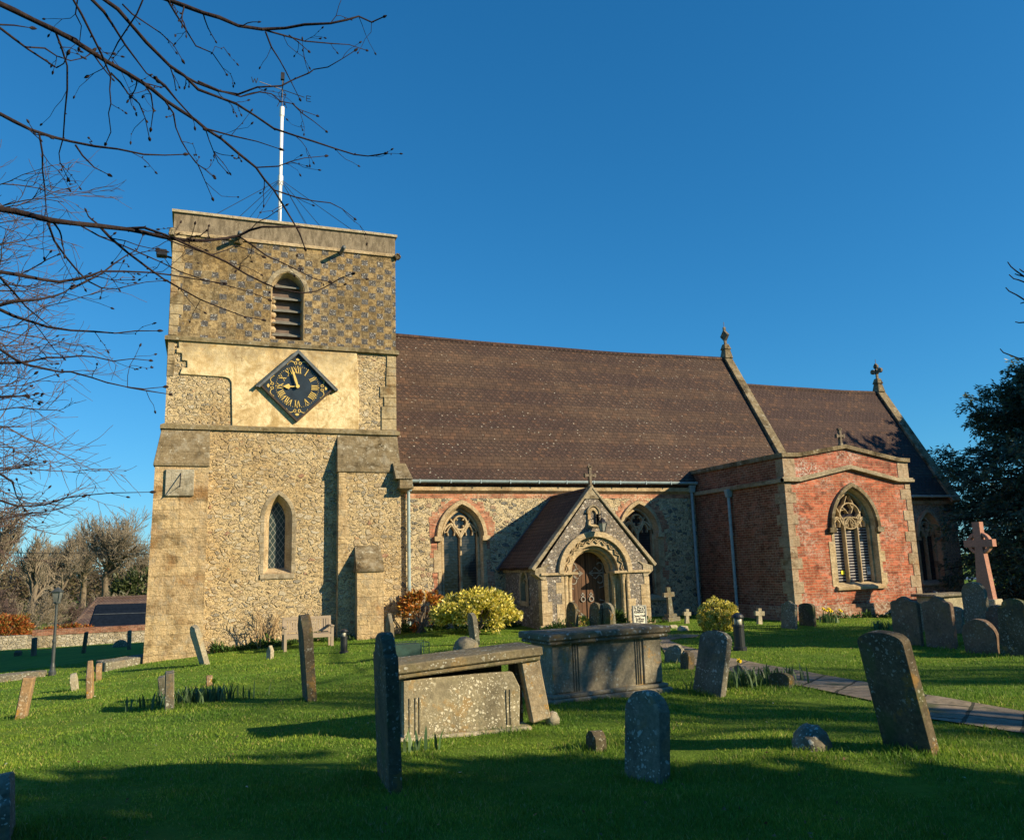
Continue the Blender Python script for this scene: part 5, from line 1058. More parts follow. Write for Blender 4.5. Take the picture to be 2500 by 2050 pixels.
def mk_grass():
    m=Mt('grass blades',.55,.25); i=m.isl(); p=m.pos(); c=m.ramp(i,[(0,(.105,.2,.028)),(.5,(.185,.315,.035)),(.85,(.28,.41,.055)),(.95,(.42,.4,.13)),(1,(.46,.42,.18))])
    c=m.mix(m.step(m.noise(p,.7,4,.6),.35,.68),m.mix(1.,c,(.62,.78,.8),'MULTIPLY'),m.mix(1.,c,(1.2,1.08,1.),'MULTIPLY')); c=m.mix(m.mth('MULTIPLY',m.step(m.noise(p,2.3,5,.7),.57,.68),.6),c,m.mix(1.,c,(1.1,.8,.6),'MULTIPLY')); m.col(c)
    tr=m.n('ShaderNodeBsdfTranslucent',{'Color':c}); mx=m.n('ShaderNodeMixShader',{0:.4}); m.t.links.new(m.b.outputs[0],mx.inputs[1]); m.t.links.new(tr.outputs[0],mx.inputs[2]); m.t.links.new(mx.outputs[0],m.t.nodes['Material Output'].inputs[0]); return m.m
V,Fa=blades(660000,3.2,27.,-17,60,11,.014,.04,.0034)
setp(mesh_np('grass',V,Fa,mk_grass()),'short lush green grass of the churchyard lawn','grass',kind='stuff')
rn=np.random.default_rng(60); n=420; r=np.exp(rn.uniform(math.log(3.5),math.log(20),n)); th=rn.uniform(R(-14),R(56),n); x=r*np.sin(th); y=r*np.cos(th); ok=~inpoly(x,y,PATH); x,y=x[ok],y[ok]; n=len(x)
z=gz(x,y)+rn.uniform(.015,.04,n); a=rn.uniform(0,6.28,n); s=rn.uniform(.008,.02,n); V=np.stack([np.stack([x+s*np.cos(a+q)*(1.,.6,1.,.6)[k],y+s*np.sin(a+q)*(1.,.6,1.,.6)[k],z+rn.uniform(-.012,.012,n)],1) for k,q in enumerate((0,1.57,3.14,4.71))],1).reshape(-1,3); k=np.arange(n)*4
setp(mesh_np('leaves',V,np.stack([k,k+1,k+2,k+3],1),mleaf('dead leaves',[(0,(.1,.06,.03)),(.6,(.22,.13,.06)),(.93,(.3,.2,.1)),(.95,(.6,.6,.56)),(1,(.65,.65,.6))],.2)),'dead leaves and tiny daisies scattered over the lawn','leaves',kind='stuff')
# ---------------------------------------------------------------- plants made of many small leaves
def leaves(C,N,L,W,rn,jit=.6):
    """kite shaped leaves: centres C, main directions N (unit), length L, width W"""
    n=len(C); d=N+rn.normal(0,jit,(n,3)); d/=np.linalg.norm(d,axis=1)[:,None]; q=rn.normal(size=(n,3)); s=np.cross(d,q); s/=np.linalg.norm(s,axis=1)[:,None]; u=np.cross(s,d)
    L=L*rn.uniform(.7,1.3,n)[:,None]; W=W*rn.uniform(.7,1.3,n)[:,None]
    V=np.stack([C,C+d*L*.45+s*W/2+u*L*.06,C+d*L,C+d*L*.45-s*W/2+u*L*.06],1).reshape(-1,3); k=np.arange(n)*4
    return V,np.stack([k,k+1,k+2,k+3],1)
def lump(rn,c,rad,n,clumps=40,cl=.28,shell=.75,flatb=.15):
    """leaf centres gathered in clumps over an uneven rounded mass; returns centres, outward directions"""
    d=rn.normal(size=(clumps,3)); d[:,2]=np.abs(d[:,2])*.9-flatb; d/=np.linalg.norm(d,axis=1)[:,None]
    cc=d*rn.uniform(shell,1.05,(clumps,1)); pick=rn.integers(0,clumps,n); q=rn.normal(size=(n,3)); q/=np.linalg.norm(q,axis=1)[:,None]
    q*=rn.random((n,1))**.4*cl*rn.uniform(.6,1.3,clumps)[pick][:,None]; p=cc[pick]+q; N=p/np.linalg.norm(p,axis=1)[:,None]
    return np.array(c)+p*np.array(rad),N
def tubes(br,n=4):
    by={}
    for P,r in br: by.setdefault(len(P),[]).append((P,r))
    Vs=[];Fs=[];off=0
    for k,L in by.items():
        P=np.array([b[0] for b in L],float); r=np.array([b[1] for b in L],float); m=len(P)
        T=np.empty_like(P); T[:,1:-1]=P[:,2:]-P[:,:-2]; T[:,0]=P[:,1]-P[:,0]; T[:,-1]=P[:,-1]-P[:,-2]; T/=np.linalg.norm(T,axis=2)[...,None]+1e-9
        ref=np.where(np.abs(T[:,:1,2:3])<.8,np.array([0,0,1.]),np.array([1.,0,0])); A=np.cross(T,ref); A/=np.linalg.norm(A,axis=2)[...,None]+1e-9; B=np.cross(T,A)
        th=np.arange(n)*2*math.pi/n; V=P[:,:,None,:]+r[:,:,None,None]*(A[:,:,None,:]*np.cos(th)[None,None,:,None]+B[:,:,None,:]*np.sin(th)[None,None,:,None])
        base=off+(np.arange(m)*k*n)[:,None,None]; i=np.arange(k-1)[None,:,None]*n; j=np.arange(n)[None,None,:]; j2=(j+1)%n
        Fs.append(np.stack([base+i+j,base+i+j2,base+i+n+j2,base+i+n+j],-1).reshape(-1,4)); Vs.append(V.reshape(-1,3)); off+=m*k*n
    return np.concatenate(Vs),np.concatenate(Fs)
def unit(v): return v/(np.linalg.norm(v)+1e-9)
def grow(rn,p,d,L,r,lev,mx,kids,out,spread=.7,up=.06,ratio=.62,wander=.13,t0=.3):
    n=5; pts=[np.array(p,float)]; d=unit(np.array(d,float)); ds=[d]
    for i in range(n):
        d=unit(d+rn.normal(0,wander,3)+np.array([0,0,up])); pts.append(pts[-1]+d*L/n); ds.append(d)
    rad=[r*(1-.55*i/n) for i in range(n+1)] if lev<mx else [r*(1-.7*i/n) for i in range(n+1)]
    out.setdefault(lev,[]).append((pts,rad))
    if lev<mx:
        k=kids[lev]
        for j in range(k):
            t=t0+(1-t0)*(j+rn.random()*.8)/k; f=min(t*n,n-1e-3); i=int(f); q=pts[i]+(pts[i+1]-pts[i])*(f-i)
            ax=unit(np.cross(ds[i+1],rn.normal(size=3))); an=spread*rn.uniform(.55,1.25); nd=ds[i+1]*math.cos(an)+ax*math.sin(an)
            grow(rn,q,nd,L*ratio*rn.uniform(.75,1.2)*(1.15-.35*t),max(rad[i]*.58,.004),lev+1,mx,kids,out,spread,up,ratio,wander,.2)
M_bark=mbark('grey brown bark',(.13,.1,.075),(.2,.165,.125)); M_barkd=mbark('dark bark',(.016,.011,.014),(.036,.026,.026),20); M_twig=mbark('pale winter twigs',(.2,.17,.13),(.29,.245,.19)); M_twigr=mbark('reddish twigs',(.09,.062,.062),(.14,.1,.09))
def baretree(label,base,h,seed,kids=(9,7,6,5),spread=.62,tr=None,tw=M_twig,lean=(0,0),group='bare winter trees beyond the wall',trunk=.45,up=.07,name='bare_tree',ratio=.6,rmin=None):
    rn=np.random.default_rng(seed); out={}; o=thing(name,label,'tree',tuple(base),group)
    grow(rn,base,(lean[0],lean[1],1),h*trunk,tr or h*.026,0,len(kids),kids,out,spread,up,ratio,.1,.45)
    zt=max(q[2] for L in out.values() for P,_ in L for q in P); f=h/(zt-base[2]); B_=np.array(base)
    out={l:[([B_+(q-B_)*np.array([f*.92,f*.92,f]) for q in P],r_) for P,r_ in L] for l,L in out.items()}
    if rmin:
        for L in range(2,len(kids)+1): out[L]=[(P,[max(q,rmin) for q in r_]) for P,r_ in out.get(L,[])]
    V,Fa=tubes(out[0]+out[1],6); mesh_np('trunk',V,Fa,M_bark,o,smooth=True)
    V,Fa=tubes(sum((out[l] for l in out if l>1),[]),3); mesh_np('crown',V,Fa,tw,o); return o
def dirpt(px,Y,z=None):
    p=atY(px,1400,Y); return (float(p[0]),float(Y),float(gz(p[0],Y)) if z is None else z)
def hgt(px,py,Y): return float(atY(px,py,Y)[2])
for k,(px,py,Y,sd,lab,kd,sp) in enumerate(((252,1228,96,3,'broad bare oak with a domed crown nearest the tower',(10,8,7,6),.75),(150,1290,92,5,'lower bare oak beside the broad domed one',(9,8,6,5),.8),(205,1262,104,33,'far bare oak showing between the two nearer oaks',(9,8,6,5),.75),(112,1310,100,34,'small far bare tree behind the lamp post',(9,7,6,5),.7),(345,1320,100,12,'bare tree mostly hidden behind the tower',(8,7,6,5),.7),(20,1215,70,8,'tallest hazy bare tree rising above the red hedge',(9,8,6,5),.55),(72,1290,78,21,'slender bare tree between the hazy one and the oaks',(8,7,6,5),.5))):
    b=dirpt(px,Y); H_=hgt(px,py,Y)-b[2]; baretree(lab,b,H_*1.0,sd,kd,sp,trunk=.52 if k<3 else .62,rmin=.015,tr=H_*.04)
def thicket(label,base,h,n,seed,name='bare_bush',cat='bush',tw=M_twig,kids=(6,5,4),r=.03,spread=.5,group=None,sp0=.45,rmin=.012):
    rn=np.random.default_rng(seed); out={}
    for k in range(n):
        a=rn.uniform(0,6.28); d=(sp0*math.cos(a)*rn.random()*1.6,sp0*math.sin(a)*rn.random()*1.6,1); p=(base[0]+rn.normal(0,h*.12),base[1]+rn.normal(0,h*.12),base[2])
        grow(rn,p,d,h*rn.uniform(.5,.8),r,0,len(kids),kids,out,spread,.03,.55,.12,.2)
    al=sum((out[l] for l in out),[]); al=[(P,[max(q,rmin) for q in r_]) for P,r_ in al]
    V,Fa=tubes(al,3); return setp(mesh_np(name,V,Fa,tw,loc=tuple(base)),label,cat,group)
GB='brown bare bushes beyond the boundary wall'
for k,(px,Y,h,lab) in enumerate(((10,64,3.8,'tall bare bush at the left edge beyond the wall'),(62,66,3.4,'pale stemmed bare bush above the red hedge'),(112,68,3.2,'bare bush behind the lamp post lantern'),(165,70,3.2,'low bare bush before the hipped end of the house roof'),(215,76,2.8,'bare bush rising behind the house roof'),(290,84,3.,'far bare bush between the oak trunk and the tower'))):
    thicket(lab,dirpt(px,Y),h,8,40+k,group=GB,tw=M_twig if k%3 else M_twigr,kids=(6,5,4),rmin=.012)
M_ever=mleaf('evergreen leaves',[(0,(.025,.04,.014)),(.5,(.045,.065,.02)),(1,(.085,.1,.035))],.2)
M_wood_=mleaf('winter wood haze',[(0,(.075,.055,.04)),(.5,(.11,.08,.055)),(1,(.13,.12,.06))],.2)
rn=np.random.default_rng(77)
Cs=[];Ns=[]
for k in range(46):
    px=-260+k*20; Y=rn.uniform(120,170); b=dirpt(px,Y); h=rn.uniform(4.5,7.)
    c,n_=lump(rn,(b[0],b[1],b[2]+h*.3),(5.5,5,h*.75),1300,30,.32); Cs.append(c);Ns.append(n_)
V,Fa=leaves(np.concatenate(Cs),np.concatenate(Ns),.55,.22,rn); setp(mesh_np('distant_wood',V,Fa,M_wood_),'hazy brown winter wood filling the distance behind the left trees','wood',kind='stuff')
def leafbush(name,label,c,rad,n,L,W,mat,seed,clumps=50,cl=.28,cat='bush',stem=True,shell=.72,group=None,jit=.7,flatb=.15):
    rn=np.random.default_rng(seed); b=(c[0],c[1],float(gz(c[0],c[1]))); o=thing(name,label,cat,b,group) if stem else None; P,N=lump(rn,c,rad,n,clumps,cl,shell,flatb)
    P[:,2]=np.maximum(P[:,2],b[2]+.03); V,Fa=leaves(P,N,L,W,rn,jit)
    if not stem: return setp(mesh_np(name,V,Fa,mat,loc=b),label,cat,group)
    mesh_np('foliage',V,Fa,mat,o)
    if stem:
        br=[]
        for k in range(14):
            d=unit(rn.normal(size=3)*np.array([1,1,.5])+np.array([0,0,.9])); e=np.array(c)+d*np.array(rad)*.85; s=np.array(b)+rn.normal(0,.06,3)*np.array([1,1,0]); m_=(s+e)/2+np.array([0,0,-.05]); br.append(([s,m_,e],[.02,.014,.006]))
        V,Fa=tubes(br,5); mesh_np('stems',V,Fa,M_bark,o)
    return o
p=dirpt(342,90); leafbush('evergreen_bush','dark evergreen bush peeping out behind the tower',(p[0],90,p[2]+1.6),(2.4,2.4,3.2),4200,.4,.16,M_ever,5,40,.3,stem=False)
M_redh=mleaf('red hedge leaves',[(0,(.3,.06,.025)),(.4,(.42,.13,.03)),(.7,(.3,.2,.05)),(1,(.14,.13,.03))],.3)
p=dirpt(18,48.); leafbush('red_hedge','orange red leafed shrub spilling over the stone topped end of the flint wall',(p[0],48.,p[2]+.75),(1.25,.9,.85),5200,.16,.07,M_redh,6,60,.25,cat='shrub')
p=dirpt(165,48.5); leafbush('red_hedge','low reddish shrub behind the brick capped wall in front of the house',(p[0],48.5,p[2]+.6),(1.3,.5,.42),2200,.14,.06,M_redh,16,30,.25,cat='shrub')
# ---------------------------------------------------------------- boundary wall, house, wire
YW=46.
wz=lambda px,py:hgt(px,py,YW)
wx0=float(atY(-140,1560,YW)[0]); wx1=float(atY(420,1560,YW)[0]); xm=float(atY(78,1560,YW)[0]); zt_=wz(180,1547); zc_=wz(180,1533)
BWL=thing('boundary_wall','knapped flint churchyard wall capped with red brick beyond the tower','wall',((wx0+wx1)/2,YW,-4.2))
M_wflint=mflint('wall flint',[(0,(.5,.45,.36)),(.3,(.3,.27,.22)),(.5,(.62,.57,.48)),(.7,(.2,.18,.16)),(.85,(.55,.48,.38))],(.46,.4,.3),7.,.16,.7,1.,.05)
MB().box(wx0,wx1,YW,YW+.35,-5.4,zt_).build('flint_wall',M_wflint,BWL,sub=5,wob=.02)
MB().box(xm,wx1,YW-.03,YW+.38,zt_,zc_).build('brick_coping',mbrick('wall brick',(.26,.11,.07),(.2,.085,.055),white=.2),BWL)
MB().box(wx0,xm-.02,YW-.02,YW+.37,zt_,zt_+.06).build('stone_coping',M_wflint,BWL)
YH=56.; hx0=float(atY(238,1460,YH+3)[0]); rz=hgt(300,1458,YH+3.2); hx1=float(atY(520,1500,YH)[0]); ez=hgt(165,1545,YH); hxl=float(atY(160,1545,YH)[0])
HO=thing('house','low brick house with hipped tile roof and dark solar panels beyond the wall','house',((hxl+hx1)/2,YH+3,-5.))
MB().box(hxl+.3,hx1,YH+.3,YH+6,-6.5,ez).build('wall',M_archbr,HO)
hsl=math.atan2(rz-ez,3.2); M_htile=mtile('house roof tile',(.2,.14,.115),(.15,.11,.095),hsl,.1)
MB().add([(hxl,YH,ez),(hx1,YH,ez),(hx1,YH+3.2,rz),(hx0,YH+3.2,rz),(hxl,YH+6.4,ez),(hx1,YH+6.4,ez)],[(0,1,2,3),(0,3,4),(3,2,5,4),(0,4,5,1)]).build('roof',M_htile,HO)
MB().tube([(hx0,YH+3.2,rz),(hx1,YH+3.2,rz)],.12,6).tube([(hx0,YH+3.2,rz),(hxl,YH,ez)],.09,6).build('ridge_tiles',M_htile,HO)
def onroof(px,py):   # point of the front slope under a ray
    d=ray(px,py); s=(rz-ez)/3.2; t=(ez-s*YH)/(d[2]-s*d[1]); return d*t
q=[onroof(*c) for c in ((218,1535),(420,1527),(420,1473),(237,1478))]; nv=np.array([0,-math.sin(hsl),math.cos(hsl)])
sp_m=flat('solar panel glass',(.008,.012,.02),.5,.12,var=.3)
spb=MB(); spb.hexa([tuple(c+nv*.02) for c in q],[tuple(c+nv*.1) for c in q]); spo=spb.build('solar_panel',sp_m,HO)
mid=[q[0]*.45+q[3]*.55,q[1]*.45+q[2]*.55]; MB().tube([tuple(mid[0]+nv*.11),tuple(mid[1]+nv*.11)],.018,4).build('panel_rail',M_leadd,spo)
p0=atY(-200,1347,53); p1=atY(700,1352,53); WR=thing('overhead_wire','thin overhead cable crossing the sky before the bare trees','cable',tuple(p0)); MB().tube([tuple(p0),tuple((p0+p1)/2-np.array([0,0,.05])),tuple(p1)],.014,4).build('cable',M_iron,WR)
# ---------------------------------------------------------------- shrubs and flowers by the church
M_yel=mleaf('golden variegated leaves',[(0,(.1,.14,.02)),(.18,(.28,.3,.04)),(.42,(.66,.56,.08)),(.8,(.84,.72,.17)),(1,(.86,.8,.4))],.3)
M_fire=mleaf('orange red leaves',[(0,(.1,.1,.02)),(.35,(.38,.1,.02)),(.7,(.5,.2,.03)),(1,(.5,.34,.06))],.3)
M_weed=mleaf('ground ivy leaves',[(0,(.02,.05,.012)),(.6,(.05,.11,.02)),(1,(.1,.17,.04))],.25)
def gp(px,py): q=onG(px,py); return float(q[0]),float(q[1]),float(q[2])
b=gp(1180,1548); leafbush('golden_bush','large rounded yellow green bush against the nave wall beside the porch',(b[0]-.02,b[1]+.5,b[2]+.44),(1.0,.75,.66),17000,.095,.045,M_yel,31,95,.26)
b=gp(1043,1545); leafbush('fire_bush','orange red shrub by the drainpipe at the foot of the nave wall',(b[0],b[1]+.6,b[2]+.5),(.55,.42,.62),1700,.13,.05,M_fire,32,24,.3)
b=gp(1752,1545); leafbush('clipped_bush','round clipped golden bush by the path',(b[0]+.3,b[1]+.4,b[2]+.34),(.42,.42,.42),11000,.05,.03,M_yel,33,260,.15,shell=.86,jit=.9,flatb=.75)
b=gp(1426,1540); leafbush('small_golden_bush','little golden bush between the dark headstones before the porch',(b[0],b[1]+.1,b[2]+.15),(.22,.2,.24),800,.05,.03,M_yel,34,24,.3,stem=False)
b=gp(1508,1534); leafbush('fern','dark green fern at the foot of the porch door column',(b[0],b[1]+.1,b[2]+.12),(.2,.15,.2),300,.22,.04,M_weed,35,20,.3,stem=False,cat='plant')
b=gp(632,1572); thicket('bare leafless climbing shrub against the tower between leaning stone and bench',(b[0],22.75,float(gz(b[0],22.75))),1.15,11,61,tw=mbark('tan stems',(.3,.21,.12),(.4,.29,.17)),kids=(4,3),r=.02,sp0=.35,rmin=.006)
rn=np.random.default_rng(90); P=[];N=[]
for (x0,x1,y0,y1,n) in ((.3,2.4,22.55,22.95,1300),(3.0,3.9,22.2,22.6,160),(2.6,3.4,22.5,22.9,260),(5.3,6.6,22.7,23.3,800),(6.6,8.5,21.9,22.3,700),(8.5,9.4,20.3,20.6,260),(11.6,12.4,20.4,20.6,60),(16.2,20.2,18.6,18.85,420)):
    x=rn.uniform(x0,x1,n); y=rn.uniform(y0,y1,n); z=gz(x,y)+np.abs(rn.normal(0,.09,n))*(.6+.5*np.sin(x*5)); P.append(np.stack([x,y,z],1)); N.append(np.tile([0,-.3,.8],(n,1)))
V,Fa=leaves(np.concatenate(P),np.concatenate(N),.11,.04,rn,.6); setp(mesh_np('ground_cover',V,Fa,M_weed),'low weeds and ivy along the foot of the church walls','ground cover',kind='stuff')
M_dleaf=mleaf('daffodil leaves',[(0,(.05,.1,.04)),(.6,(.09,.17,.07)),(1,(.16,.24,.1))],.25); M_dyel=flat('daffodil yellow',(.75,.55,.02),.5,.2,var=.1); M_stem=flat('green stem',(.1,.2,.04),.5,.2)
def daff(label,c,rx,ry,n,h,nf,seed,heads=None):
    rn=np.random.default_rng(seed); o=thing('daffodil_clump',label,'daffodils',c,'clumps of daffodils'); V=[];Fa=[]
    for k in range(n):
        x=c[0]+rn.normal(0,rx); y=c[1]+rn.normal(0,ry); z=float(gz(x,y)); hh=h*rn.uniform(.6,1.1); a=rn.uniform(0,6.28); ln=hh*rn.uniform(.1,.6); w=.011+.006*rn.random(); s=np.array([-math.sin(a),math.cos(a),0])*w; kk=len(V)
        for i,t in enumerate((0,.4,.75,1)):
            q=np.array([x+math.cos(a)*ln*t*t,y+math.sin(a)*ln*t*t,z+hh*(t-.25*t*t*ln/hh)]); ww=(1,1,.75,.1)[i]; V+=[q-s*ww,q+s*ww]
        Fa+=[(kk+2*i,kk+2*i+1,kk+2*i+3,kk+2*i+2) for i in range(3)]
    mesh_np('leaves',np.array(V),np.array(Fa),M_dleaf,o)
    for k in range(nf):
        x=c[0]+rn.normal(0,rx*.8); y=c[1]+rn.normal(0,ry); z=float(gz(x,y)); hh=h*rn.uniform(1.0,1.3); f=MB(); f.tube([(x,y,z),(x+.01,y,z+hh*.6),(x+.02,y-.01,z+hh)],.006,4); fo=f.build('flower',M_stem,o); t=np.array([x+.02,y-.03,z+hh])
        g=MB(); g.add([tuple(t)]+[tuple(t+np.array([.042*math.cos(q*math.pi/6),.012*(q%2),.042*math.sin(q*math.pi/6)])*(1 if q%2==0 else .55)) for q in range(12)],[(0,q+1,(q+1)%12+1) for q in range(12)])
        g.tube([tuple(t),tuple(t+np.array([.005,-.035,-.005]))],[.016,.024],7); g.build('petals',M_dyel,fo)
    return o
b=gp(485,1715); daff('green daffodil leaves with a single bud on the lawn beside two upright grey stones',b,.34,.12,190,.25,1,1)
b=gp(2024,1520); daff('blooming yellow daffodils at the foot of the brick chapel wall',b,.14,.1,70,.3,11,2)
b=gp(1842,1672); daff('pale daffodil leaves with one bent flower around a small stone by the path',b,.33,.1,130,.26,1,3)
b=gp(2152,1536); daff('thin daffodil leaves in the shade beside the brown leaning headstone',b,.18,.1,60,.22,0,4)
b=gp(1030,1830); daff('wispy grass tufts growing against the front of the broken tomb',(b[0],b[1]-.02,b[2]),.16,.03,14,.22,0,5)
# ---------------------------------------------------------------- yew
def yew(label,base,h,rad,seed,nb=150,nl=60000,L=.17,W=.045,low=.06,name='yew_tree',mat=None,group=None,xcut=None):
    rn=np.random.default_rng(seed); o=thing(name,label,'tree',base,group); br=[]; P=[];N=[]
    b=np.array(base); trunk=[b+np.array([.1*math.sin(i),.1*math.cos(i*1.7),h*.93*i/8]) for i in range(9)]; br.append((trunk,[rad*.11*(1-.85*i/8)+.02 for i in range(9)]))
    per=nl//nb
    for k in range(nb):
        t=low+(1-low)*(k+rn.random())/nb; a=k*2.399+rn.normal(0,.3); prof=(math.sin(math.pi*min(1,(t*.72+.3)))**.8)*(1.02-t*.35); Lb=rad*prof*rn.uniform(.7,1.12)*(.25 if t>.97 else 1); s=b+np.array([0,0,h*t*.93]); el=.25-.35*(1-t)+rn.normal(0,.2); d=np.array([math.cos(a)*math.cos(el),math.sin(a)*math.cos(el),math.sin(el)])
        pts=[s+d*Lb*f+np.array([0,0,-.16*Lb*f*f+.22*Lb*max(0,f-.5)**2]) for f in np.linspace(0,1,6)]; br.append((pts,[.05*(1-.85*f)+.006 for f in np.linspace(0,1,6)]))
        ns=max(4,int(per/16)); pts=np.array(pts)
        for q in range(ns):
            f=.22+.78*rn.random()**.75; i=min(int(f*5),4); c=pts[i]+(pts[i+1]-pts[i])*(f*5-i); sd=unit(np.cross(d,[0,0,1.])); side=sd*rn.uniform(-1,1)*Lb*.24*(1.15-f); tw=unit(d*rn.uniform(.2,1)+side*2.2+np.array([0,0,rn.normal(-.22,.25)])); tl=rn.uniform(.35,.75)*(.5+.5*Lb/rad)
            u=rn.random((16,1)); P.append(c+side*.5+np.array([0,0,rn.uniform(-.5,.35)])+tw*tl*u+rn.normal(0,.045,(16,3))+np.array([0,0,-.16])*u*u*tl); N.append(np.tile(tw,(16,1))+np.array([0,0,-.15]))
    V,Fa=tubes(br[:1],8); mesh_np('trunk',V,Fa,M_barkd,o,smooth=True); V,Fa=tubes(br[1:],4); mesh_np('branches',V,Fa,M_barkd,o)
    P=np.concatenate(P);N=np.concatenate(N); N/=np.linalg.norm(N,axis=1)[:,None]; V,Fa=leaves(P,N,L,W,rn,.45); mesh_np('crown',V,Fa,mat or M_yew,o); return o
M_yew=mleaf('yew needles',[(0,(.03,.06,.05)),(.5,(.065,.11,.075)),(.88,(.1,.155,.085)),(1,(.17,.17,.08))],.25,.45)
yb=(32.2,22.,float(gz(32.2,22.))); yew('broad dark yew tree rising beside the chancel',yb,10.6,6.4,5,260,190000,L=.19,W=.06)
p=dirpt(2475,44.); leafbush('dark_hedge','dark rounded evergreen hedge under the yew',(p[0],44,p[2]+1.2),(3.2,1.5,1.7),3500,.25,.1,M_ever,51,40,.3,stem=False,cat='hedge')
p=dirpt(2440,70.); leafbush('distant_shrub','pale distant shrubs glimpsed beneath the yew',(p[0],70,p[2]+1.8),(6,2,2.4),3000,.45,.2,mleaf('pale distant leaves',[(0,(.1,.13,.04)),(1,(.2,.22,.1))],.2),52,40,.3,stem=False,cat='shrub')
p=dirpt(2432,62.); DHs=thing('distant_house','far grey roofed house glimpsed through the gap under the yew','house',p); zr=hgt(2432,1408,62.); MB().box(p[0]-2.,p[0]+2.4,62,66,p[2]-1,zr-.9).build('wall',M_white,DHs); MB().prism([(p[0]-2.3,zr-.95),(p[0]+2.7,zr-.95),(p[0]+.2,zr)],61.8,66.2).build('roof',flat('slate blue roof',(.3,.36,.42),.6),DHs)
# ---------------------------------------------------------------- trees behind the photographer (their shade falls on the lawn)
GS='evergreen trees south of the churchyard'
def shade(label,u,v,zc,rad,rz,n,clumps,cl,seed):
    rn=np.random.default_rng(seed); x=.68*u+.73*v; y=.73*u-.68*v; b=np.array([x,y,float(gz(x,y))]); o=thing('evergreen_tree',label,'tree',tuple(b),GS)
    br=[([b+np.array([.08*math.sin(i),.08*math.cos(i*2),(zc+rz*.6)*i/7]) for i in range(8)],[.3*(1-.11*i) for i in range(8)])]
    V,Fa=tubes(br,8); mesh_np('trunk',V,Fa,M_barkd,o,smooth=True)
    P,N=lump(rn,b+np.array([0,0,zc]),(rad,rad,rz),n,clumps,cl,.5,.75); P[:,2]=np.maximum(P[:,2],b[2]+.1); V,Fa=leaves(P,N,.42,.2,rn,.7); mesh_np('crown',V,Fa,M_yew,o)
for k,(u,v,h_) in enumerate(((10.4,15.,12.),(13.6,17.,11.))):
    x=.68*u+.73*v; y=.73*u-.68*v; baretree('bare tree outside the view to the south',(x,y,float(gz(x,y))),h_,300+k,(7,6,4,3),.7,group='bare trees south of the churchyard',trunk=.5,rmin=.011)
for k,(u,v,zc,rd,rz,n,cp,cl) in enumerate(((-13,13,4.6,4.2,5.2,15000,90,.3),(-7.5,12,4.4,4.0,5.,15000,90,.3),(-2,12.5,4.8,3.8,5.4,18000,100,.3),(1.6,11.5,3.7,3.5,5.2,24000,120,.25),(4.3,9.,2.2,2.8,3.9,30000,150,.25),(-.5,9.,2.2,2.6,4.,16000,90,.25),(18.9,14,3.4,3.3,4.,22000,110,.3),(14.6,16.5,3.4,2.0,3.,9500,55,.26),(22.6,20,4.5,2.8,4.,7000,40,.3),(35.8,14.3,5.,3.5,6.,16000,80,.3))):
    shade('dark evergreen tree outside the view to the south',u,v,zc,rd,rz,n,cp,cl,200+k)
